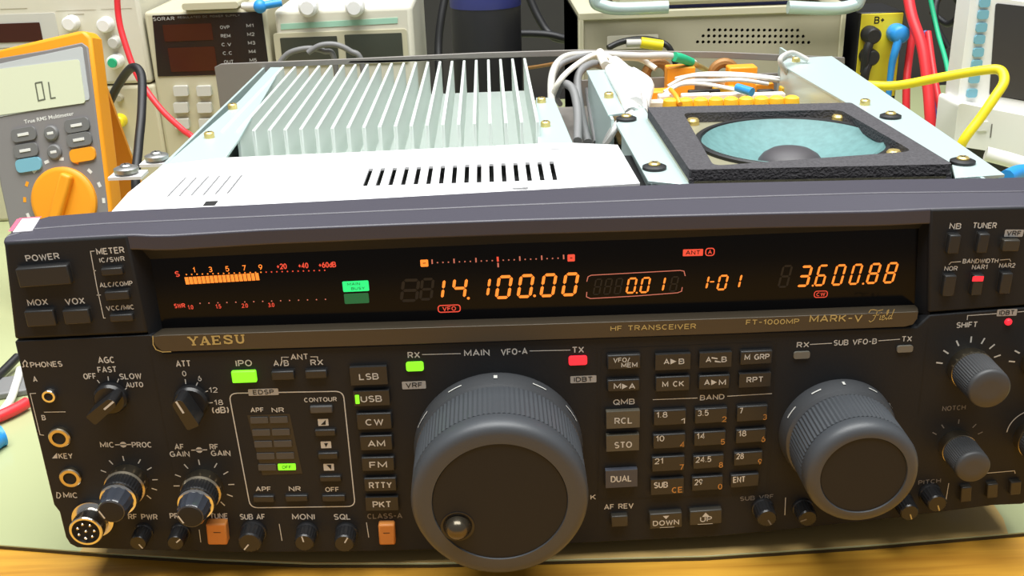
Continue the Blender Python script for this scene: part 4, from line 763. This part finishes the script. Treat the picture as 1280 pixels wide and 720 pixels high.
# ------------------------------------------------------------------ the multimeter, leaning beside the radio
ctr = PT(75, 150, 300.)
ya, ti = math.radians(9), math.radians(14)
nrm = Vector((-math.sin(ya)*math.cos(ti), -math.cos(ya)*math.cos(ti), math.sin(ti))); U = Vector((math.cos(ya), -math.sin(ya), 0)); U = (U - nrm*U.dot(nrm)).normalized()
V = -U.cross(nrm); V = V if V.z > 0 else -V
MF = Frame(ctr, U, V, nrm)
meter = thing('multimeter', MF.w(0, -95, -20), 'orange and grey handheld multimeter reading OL, leaning beside the radio', 'multimeter')
def mpx(P, h=0): return [MF.px(x, y, h) for x, y in P]
tz = (TZ-ctr.z)/V.z
outer = mpx(((-8, 64), (40, 52), (96, 39), (105, 38.5), (113, 47), (122, 120), (138, 250))); lowR = (outer[-1][0]+2, tz+2); lowL = (outer[0][0]+4, tz+2)
b = MB(MF); b.poly(outer+[lowR, lowL], -15, 0, 'morange'); hol = b.build('holster', meter, 4, 3, label='orange rubber holster')
face = mpx(((-20, 76), (60, 62), (102, 53), (110, 59), (117.5, 120), (134, 255)), .6); b = MB(MF); b.poly(face+[(face[-1][0]+1, tz+12), (lowL[0]+6, tz+12), mpx(((0, 230),), .6)[0]], -3, .7, 'mgrey'); mface = b.build('meter_face', meter, .8, label='grey face')
b = MB(MF); b.poly(roundq(mpx(((-20, 84), (103, 58), (112.5, 125), (-20, 150)), .8), 2), 0, 1.2, 'mframe'); b.build('display_frame', meter, .5)
b = MB(MF); b.poly(roundq(mpx(((-15, 88), (99, 74), (107, 128.5), (-15, 146)), 1.3), 2), 0, 1.6, 'mlcd'); lcd = b.build('display', meter, label='pale lit display reading OL')
b = MB(MF); sl = -.17
def P2(x, y): return MF.px(x, y, 1.75)
rot = math.atan2(P2(100, 130)[1]-P2(20, 144)[1], P2(100, 130)[0]-P2(20, 144)[0])
for P in (((44, 104), (52, 102.5), (56, 124), (48, 126), (44, 104)), ((60.5, 102.5), (63.5, 123), (69.5, 122))): b.stroke([P2(*p) for p in P], .9, 1.75, 'mseg')
b.build('reading', lcd)
b = MB(MF); b.text('True RMS Multimeter', 30, 92, 147, 5, .85, 'mwhite', rot=rot, slope=-.16)
for k in range(11):
    t = math.radians(200-k*22); c = MF.px(80, 252, .85); b.box(c[0]+27*math.cos(t)-1.6, c[1]+27*math.sin(t)-1, c[0]+27*math.cos(t)+1.6, c[1]+27*math.sin(t)+1, .7, .85, 'morange' if k in (1, 2, 6) else 'mwhite', t-math.pi/2)
b.build('face_lettering', mface)
for x, y, wx, mt, rd in ((29.5, 168, 31, 'mbtn', 0), (63.5, 166.5, 18, 'mbtn', 1), (96, 156.5, 31, 'mbtn', 0), (32, 188, 31, 'mbtn', 0), (67.5, 190, 18, 'mbtn', 1), (99, 174.5, 31, 'mbtn', 0), (35.5, 206, 32, 'scopeblue', 0), (103, 193.5, 32, 'morange', 0)):
    c = MF.px(x, y, 2); hw = (MF.px(x+wx/2, y, 2)[0]-MF.px(x-wx/2, y, 2)[0])/2; b = MB(MF)
    if rd: b.lathe(c, [(hw, 0), (hw, 2), (hw*.8, 2.8)], mt, 24)
    else: b.poly(rr(c[0]-hw, c[1]-4.2, c[0]+hw, c[1]+4.2, 3, rot), 0, 2.4, mt)
    if mt == 'mbtn': b.box(c[0]-hw*.45, c[1]-.9, c[0]+hw*.45, c[1]+.9, 2.4, 2.9, 'mwhite', rot)
    b.build('push_button', meter, .5, label={'scopeblue': 'blue button', 'morange': 'orange button'}.get(mt))
c = MF.px(80, 252, 2); b = MB(MF); b.lathe(c, [(22, 0), (22, 3), (20.5, 4.2), (19, 4.4)], 'morange', 48); t = math.radians(68)
knob = b.build('selector_dial', meter, label='round orange selector dial'); b = MB(MF); b.box(c[0]-4, c[1]-19, c[0]+4, c[1]+19, 4, 10, 'morange', -.35); b.build('dial_grip', knob, 2, 3)

tp_ = MF.w(0, 20, -15.5); b = MB(); pr = []
for dx in (-22, 22):
    for dy, z in ((0, tp_.z), (62, TZ), (65, TZ), (3, tp_.z)): pr.append((tp_.x+dx, tp_.y+dy, z))
b.add(pr, [(0, 1, 2, 3), (7, 6, 5, 4), (0, 4, 5, 1), (1, 5, 6, 2), (2, 6, 7, 3), (3, 7, 4, 0)], 'morange'); b.build('tilt_stand', meter)

# ------------------------------------------------------------------ instruments along the back of the bench
def case(name, y, pts, depth, mt, parent, bev=2.5, h=0):
    fr = BGY(y); b = MB(fr); b.poly([fr.px(*p) for p in pts], -depth, h, mt); return b.build(name, parent, bev, 3)
def col(fr, x, y): return fr.px(x, y)
Yb = 480.; BF = BGY(Yb)
def bgbox(mb, x0, x1, y0, y1, h0, h1, mt, fr=None, r=.8): fr = fr or mb.fr; p = fr.px(x0, y1, h1); q = fr.px(x1, y0, h1); mb.rrect(min(p[0], q[0]), min(p[1], q[1]), max(p[0], q[0]), max(p[1], q[1]), r, h0, h1, mt)
def bgknob(name, x, y, r, L_, mt, parent, fr=BF, tip=None, label=None):
    c = fr.px(x, y); b = MB(fr); b.lathe(c, [(r*1.1, 0), (r*1.05, 2), (r, L_-1), (r*.8, L_)], mt, 28)
    if tip: b.lathe(c, [(r*.7, L_-.2), (r*.65, L_+2)], tip, 20)
    return b.build(name, parent, label=label)
zsplit = BF.px(188, 104)[1]; xrt = BF.px(183, 60)[0]; ztop1 = 190.
lo = thing('bench_power_supply', (xrt-90, Yb+60, TZ), 'lower beige power supply with a yellow knob, behind the multimeter', 'power supply')
b = MB(BF); b.box(xrt-190, TZ, xrt+2, zsplit-1, -150, 0, 'beige'); b.build('case', lo, 3, 3)
bgknob('knob', 151, 150, 5, 9, 'cyel', lo, label='yellow knob'); bgknob('knob', 156, 190, 5.5, 9, 'btn', lo); bgknob('knob', 150, 122, 3, 4, 'beiged', lo)
up = thing('bench_power_supply', (xrt-90, Yb+60, zsplit), 'upper cream power supply with a dark red readout, at the top left', 'power supply')
b = MB(BF); b.box(xrt-190, zsplit, xrt, ztop1, -150, 0, 'cream2'); b.build('case', up, 3, 3)
b = MB(BF); bgbox(b, -60, 68, 16, 62, -.5, .6, 'btn'); b.build('readout_panel', up); b = MB(BF); bgbox(b, -40, 49, 28, 55, .3, 1.2, 'redwin'); b.build('readout_window', up, label='dark red readout window')
for x, y in ((91, 28), (134, 30)): bgknob('knob', x, y, 5.4, 10, 'white', up)
bgknob('terminal_post', 147, 75, 5.2, 12, 'white', up, tip='cgreen', label='white terminal post with a green tip'); bgknob('terminal_post', 145, 52, 4.4, 8, 'btn', up)
b = MB(BF)
for x0, x1, y in ((70, 120, 12), (126, 165, 10), (85, 105, 17), (0, 34, 10)): bgbox(b, x0, x1, y, y+1.6, .1, .3, 'beiged', r=.2)
b.build('printed_marks', up)
# programmable supply with the black face
cn = thing('bench_power_supply', (BF.px(262, 100)[0], Yb+60, TZ), 'beige instrument with glossy black face and six square grey buttons', 'power supply')
xa, xb = BF.px(186, 60)[0], BF.px(338, 60)[0]; zt = BF.px(262, 12)[1]
b = MB(BF); b.box(xa, TZ, xb, zt, -150, 0, 'beige'); b.build('case', cn, 3, 3)
b = MB(BF); b.poly([BF.px(*p, .8) for p in ((190, 19.5), (327, 14.5), (337, 92), (197, 96))], -.5, .8, 'counter'); cf = b.build('black_face', cn, .4)
b = MB(BF); bgbox(b, 206, 264, 29, 52, .4, 1.1, 'redwin'); b.build('upper_readout', cn); b = MB(BF); bgbox(b, 214, 268, 58, 90, .4, 1.1, 'redwin'); b.build('lower_readout', cn)
b = MB(BF); b.text('SORAR', 191, 218, 23.5, 4.5, 1.0, 'tag', .03, slope=-.04); b.text('REGULATED DC POWER SUPPLY', 222, 300, 20.5, 2.6, 1.0, 'inkdim', slope=-.03)
for i, (t, x) in enumerate((('OVP', 281), ('REM', 282), ('C.V', 283), ('C.C', 284.5), ('OUT', 286))): b.text(t, x-6, x+6, 34+i*10.8, 4.2, 1.0, 'tag')
for i in range(5): b.text('M%d' % (i+1), 308+i, 317+i, 32+i*10.8, 4.4, 1.0, 'tag')
b.build('face_lettering', cf)
for i in range(3):
    for j in range(2): x = (225.5, 225.8, 227)[i]+(29, 29.4, 30.5)[j if j == 0 else i]*j; y = (114, 135, 155)[i]; b = MB(BF); bgbox(b, x-8, x+8, y-6.5, y+6.5, 0, 4, 'btn', r=1); b.build('square_button', cn, .8)
b = MB(BF); bgbox(b, 228, 297, 2, 13, -40, 6, 'beige', r=2); b.build('top_lip', cn, 1)
# twin meter supply
mt2 = thing('twin_meter_supply', (BF.px(430, 60)[0], Yb+70, TZ), 'cream supply with two dark meter windows under a green label', 'power supply')
xa, xb = BF.px(346, 50)[0], BF.px(517, 40)[0]; zt = BF.px(430, 9)[1]
b = MB(BF); b.box(xa, TZ, xb, zt, -160, 0, 'cream2'); b.build('case', mt2, 4, 3)
b = MB(BF); bgbox(b, 346, 508, 36, 84, -.3, 1.2, 'beige', r=2); b.build('meter_frame', mt2, .6)
for x0, x1, y0, y1 in ((353, 421, 45, 76), (433, 502, 41, 74)): b = MB(BF); bgbox(b, x0, x1, y0, y1, .5, 1.6, 'meterwin'); b.build('meter_window', mt2)
b = MB(BF); b.poly([BF.px(*p, .5) for p in ((351, 30), (497, 22), (497, 29), (351, 37))], -.2, .5, 'greenlab'); b.build('green_label', mt2)
for x in (386, 444): b = MB(BF); c = BF.px(x, 8, 4); b.lathe((c[0], c[1]), [(7, 0), (7.5, 3), (7, 12), (5, 14)], 'white', 28); b.build('terminal_knob', mt2)
for k, pts in enumerate(([(350, 78), (362, 66), (385, 60.5), (405, 64), (418, 74)], [(385, 66), (400, 57), (420, 56), (438, 64), (452, 78)])):
    b = MB(); b.tube([PT(x, y, Yb-16-4*k) for x, y in pts]+[PT(pts[-1][0]+8, 150, Yb-14-4*k)], 2.2, 'cgrey'); o = b.build('test_lead', None, sharp=60)
    tag(o, ('grey lead arching in front of the left meter window', 'grey lead arching between the two meter windows')[k], 'cable', 'grey leads on the twin meter supply')
# blue clip on top of the black-faced instrument
b = MB(); c = PT(325, 8, Yb-8); b.ball(c, 5.2, 'cblue'); b.tube([c, PT(340, 5, Yb-6), PT(352, 3, Yb-4)], 3, 'cblue'); b.tube([PT(305, 8, Yb+4), c], 3.2, 'cwhite'); b.tube([c, PT(326, 13, Yb-4)], 2.4, 'cblue'); o = b.build('lead_clip', sharp=60); tag(o, 'bright blue clip lying on the black-faced instrument', 'clip')
# canister
cy = 560.; c0 = PT(609, 60, cy); b = MB(TOPZ(TZ)); b.lathe((c0.x, cy), [(29, 0), (30, 3), (30, 176), (29, 178)], 'black', 48); can = tag(b.build('canister', None, sharp=40), 'black round canister with a blue band, behind the heatsink', 'canister')
zc = PT(609, 13, cy-30).z-TZ; b = MB(TOPZ(TZ)); b.lathe((c0.x, cy), [(30.2, zc), (30.5, zc+.5), (30.5, 190), (29, 192)], 'navy', 48); b.build('blue_band', can)
can.location.z += 0
# perforated instrument
pf = thing('perforated_instrument', (BF.px(890, 60)[0], Yb+80, TZ), 'olive beige instrument with three rows of round vent holes', 'instrument')
PFp = [BF.px(*p) for p in ((723, 16), (1057, 21), (1062, 110))]; x0, x1 = PFp[0][0], PFp[1][0]; zt = PFp[0][1]
b = MB(BF); hl = []
for n_, xs, y in ((17, 886, 37.5), (19, 879, 45), (21, 872, 52.5)):
    for i in range(n_): hl.append(circ(BF.px(xs+i*6.95, y+.03*i), 1.35, 8))
b.poly([[(x0+3, TZ+4), (x1-3, TZ+4), (x1-3, zt-5), (x0+3, zt-5)]]+hl, -2, 0, 'beiged'); b.build('vent_panel', pf)
b = MB(BF); b.box(x0, TZ, x1, zt-4, -160, -8, 'dark'); b.build('case', pf)
b = MB(BF); b.box(x0, zt-6, x1, zt, -160, 2, 'beige'); b.box(x0, TZ, x0+4, zt-5, -160, 2, 'beige'); b.box(x1-4, TZ, x1, zt-5, -160, 2, 'beige'); b.build('case_rim', pf, .8)
b = MB(BF); bgbox(b, 759, 823, 43, 62, -.2, .5, 'cream'); b.build('paper_label', pf)
b = MB(); b.tube([PT(760, 60, Yb-20), PT(775, 53, Yb-16), PT(795, 49, Yb-14), PT(815, 50, Yb-14), PT(835, 58, Yb-18), PT(845, 80, Yb-20)], 2.4, 'black'); b.tube([PT(801, 53, Yb-18), PT(828, 57, Yb-18)], 4.2, 'cyel'); b.tube([PT(783, 54, Yb-18), PT(801, 53.5, Yb-18)], 3, 'cpale')
tag(b.build('plug_lead', sharp=60), 'black looped lead with a yellow plug in front of the perforated instrument', 'cable')
# instrument above with the wrap-round handle
tp = thing('carry_handle_instrument', (BF.px(890, 10)[0], Yb+60, zt), 'pale aqua instrument with a bent carrying handle, top of the stack', 'instrument')
za = BF.px(890, 5)[1]; b = MB(BF); b.box(BF.px(770, 5)[0], za, BF.px(1035, 5)[0], za+40, -140, 0, 'beige'); b.build('case', tp, 3)
b = MB(BF); b.box(BF.px(800, 5)[0], zt, BF.px(1000, 5)[0], za+1, -130, -8, 'navy'); b.build('gap_shade_bar', tp)  # dark blue bar standing in for the shade between the two instruments
for s_, pts in ((1, [(745, -25), (744, 0), (752, 7), (775, 11), (835, 9)]), (-1, [(1078, -25), (1074, 0), (1066, 7), (1040, 11), (985, 9)])):
    b = MB(); b.tube([PT(x, y, Yb-16) for x, y in pts], 5, 'tray', 14); b.build('carrying_handle', tp, sharp=60)
# yellow terminal box
yf = BGY(470.); yb_ = thing('terminal_box', (yf.px(1098, 60)[0], 490, TZ), 'yellow-faced terminal box with two black plugs', 'terminal box')
p = yf.px(1067, 103); q = yf.px(1131, 14); b = MB(yf); b.box(p[0], TZ, q[0], q[1], -50, 0, 'black'); b.build('case', yb_, 1)
b = MB(yf); b.box(p[0]+1, p[1]-12, q[0]-1, q[1]-1, -.5, 1, 'yellow'); yfc = b.build('yellow_face', yb_, .4, label='yellow face')
b = MB(yf); b.text('B+', 1093, 1106, 25, 9, 1.15, 'dark', .03); b.build('hand_lettering', yfc)
b = MB(yf)
for x, y in ((1085, 42), (1083, 69)): b = MB(yf); c = yf.px(x, y); b.lathe(c, [(6.5, .5), (6.8, 3), (6.4, 12), (5, 14)], 'rubber', 24); b.tube([yf.w(*yf.px(x-2, y+5), 10), yf.w(*yf.px(x-8, y+20), 12), yf.w(*yf.px(x-10, y+45), 10)], 3.4, 'rubber'); b.build('black_plug', yb_)
b = MB(yf); c = yf.px(1118, 40); b.lathe(c, [(7, 1), (7.4, 4), (7, 14), (5, 16)], 'cblue', 24); b.tube([yf.w(*c, 12), yf.w(*yf.px(1111, 60), 14), yf.w(*yf.px(1107, 80), 13), yf.w(*yf.px(1103, 125), 12)], 3.6, 'cblue', taper=2.2)
tag(b.build('test_plug', sharp=50), 'bright blue test plug on the yellow terminal box', 'plug')
def cable(pts, r, mt, label, group=None, name='cable', down=False):
    Q = [PT(a[0], a[1], a[2]) for a in pts]
    if down: Q += [Vector((Q[-1].x, Q[-1].y-6, max(TZ+14, Q[-1].z*.4))), Vector((Q[-1].x-8, Q[-1].y-12, TZ+r)), Vector((Q[-1].x-45, Q[-1].y-14, TZ+r))]
    b = MB(); b.tube(Q, r, mt, 12); return tag(b.build(name, sharp=60), label, 'cable', group)
cable([(1133, -20, 470), (1140, 20, 455), (1153, 60, 440), (1160, 110, 425), (1163, 150, 415), (1168, 215, 405)], 4.2, 'cred', 'thick red cable beside the yellow terminal box', 'red leads')
cable([(1142, 35, 478), (1136, 75, 470), (1133, 110, 460), (1133, 160, 450)], 3, 'cred', 'thin red lead hanging close to the yellow terminal box', 'red leads'); cable([(1160, 40, 470), (1167, 90, 450), (1174, 130, 430), (1182, 175, 418)], 2.6, 'cred', 'thin red lead hanging nearest the oscilloscope', 'red leads')
cable([(1156, 40, 500), (1165, 80, 480), (1167, 130, 460), (1170, 180, 440)], 2.6, 'navy', 'dark blue lead hanging among the red leads'); cable([(1160, -15, 560), (1172, 40, 540), (1185, 90, 500), (1192, 170, 460)], 2, 'cgreen', 'thin green lead hanging beside the oscilloscope')
cable([(1078, 106, 395), (1120, 107, 380), (1180, 96, 360), (1228, 88, 345), (1250, 88, 338), (1255, 102, 330), (1243, 122, 325), (1225, 148, 322), (1202, 180, 320), (1195, 210, 330)], 3.3, 'cyel', 'bright yellow cable looping over to the oscilloscope', name='cable')
cable([(146, -15, 452), (148, 20, 450), (155, 50, 445), (172, 95, 435), (200, 135, 420), (228, 162, 405), (243, 175, 395), (262, 215, 380)], 2.3, 'cred', 'red cable crossing the cream power supplies', 'red leads', down=True)
cable([(112, 190, 385), (135, 132, 375), (153, 98, 360), (167, 84, 345), (177, 96, 335), (177, 140, 310), (173, 185, 290), (170, 240, 270)], 2.9, 'rubber', 'black cable bent in an arch beside the multimeter', down=True)
# oscilloscope
os_ = thing('oscilloscope', (PT(1290, 180, 380).x, 400, TZ), 'white oscilloscope with a column of pale blue soft keys', 'oscilloscope')
OF = BGY(380.)
P = [OF.px(*p) for p in ((1214, -8), (1400, 20), (1400, 180), (1196, 132))]; b = MB(OF); b.poly(roundq(P, 5), -22, 0, 'white'); b.build('case', os_, 2.5, 3)
b = MB(OF); b.poly(roundq([OF.px(*p, .8) for p in ((1245, 4), (1390, 20), (1390, 145), (1237, 119))], 2), -1, .8, 'screen'); b.build('screen', os_, .3)
for x, y in ((1230, 3), (1228, 18), (1226, 34), (1223.5, 49), (1222, 65), (1220, 80), (1217, 98), (1214, 116)): b = MB(OF); c = OF.px(x, y); b.rrect(c[0]-3.7, c[1]-3.1, c[0]+3.7, c[1]+3.1, 1.6, 0, 2, 'scopeblue'); b.build('soft_key', os_, .5, label='pale blue key')
b = MB(OF); P = [OF.px(*p, 14) for p in ((1198, 128), (1400, 168), (1400, 215), (1192, 182))]; b.poly(roundq(P, 4), -20, 14, 'white'); b.build('lower_housing', os_, 3, 3)
b = MB(OF); p = OF.px(1222, 152, 14.5); q = OF.px(1234, 163, 14.5); b.rrect(p[0], q[1], q[0], p[1], 1, 13, 15.5, 'white'); b.line(((1240, 155), (1238, 172)), 'inkdim', 1, 14.3); b.build('side_button', os_, .3)
b = MB(OF); p = OF.px(1200, 180); b.box(p[0]+2, TZ, p[0]+130, p[1]+2, -70, -2, 'black'); b.build('base', os_, 2)
b = MB(); b.tube([PT(1232, 192, 330), PT(1262, 200, 325), PT(1300, 212, 320)], 5, 'white'); tag(b.build('probe_cable', sharp=60), 'thick white cable lying below the oscilloscope', 'cable')
b = MB(); b.tube([PT(1258, 222, 200), PT(1272, 216, 210), PT(1296, 214, 220)], 4.5, 'cblue'); tag(b.build('test_lead', sharp=60), 'bright blue lead at the right rear corner of the radio', 'cable')
# dark clutter behind the heatsink and the red leads
for pts, r, lb in (([(655, -20, 700), (672, 20, 690), (690, 45, 680), (720, 55, 660), (735, 90, 640)], 4, 'black cable hanging behind the canister'), ([(560, -20, 700), (552, 20, 690), (548, 60, 680), (550, 110, 660)], 4, 'black cable hanging left of the canister'), ([(640, 42, 660), (690, 44, 650), (740, 60, 640)], 3.5, 'black cable crossing behind the rear rail'),
                   ([(1165, 15, 640), (1185, 30, 620), (1200, 15, 610), (1192, -5, 610), (1172, 0, 620), (1170, 30, 600), (1185, 60, 590)], 3, 'coil of black cable behind the red leads')): cable(pts, r, 'rubber', lb, 'black cables in the dark behind')
# leads at the left edge of the mat
def zc_(pts, r, mt, label, name, group=None): b = MB(); b.tube([PZ(*p) for p in pts], r, mt, 12); return tag(b.build(name, sharp=60), label, 'cable', group)
zc_([(-25, 490, 2), (0, 468, 2), (22, 446, 4)], 2.6, 'black', 'black probe lead on the mat left of the radio', 'test_lead'); zc_([(-20, 540, 1), (10, 505, 1), (20, 480, 2), (25, 462, 2)], 2.2, 'cwhite', 'white lead on the mat left of the radio', 'test_lead')
zc_([(-25, 530, 0), (0, 520, 1), (20, 511, 1), (34, 503, 1)], 3.2, 'cred', 'red lead lying on the mat left of the radio', 'test_lead'); zc_([(-20, 560, 2), (-5, 548, 2), (4, 544, 2)], 5.5, 'cblue', 'blue plug lying on the mat left of the radio', 'test_plug')
b = MB(TOPZ(TZ)); p = TOPZ(TZ).px(12, 488); b.box(p[0]-20, p[1]-12, p[0]+12, p[1]+10, 0, 4, 'cgrey', .3); tag(b.build('cable_clamp', None, 1), 'grey flat clamp under the leads left of the radio', 'clamp')
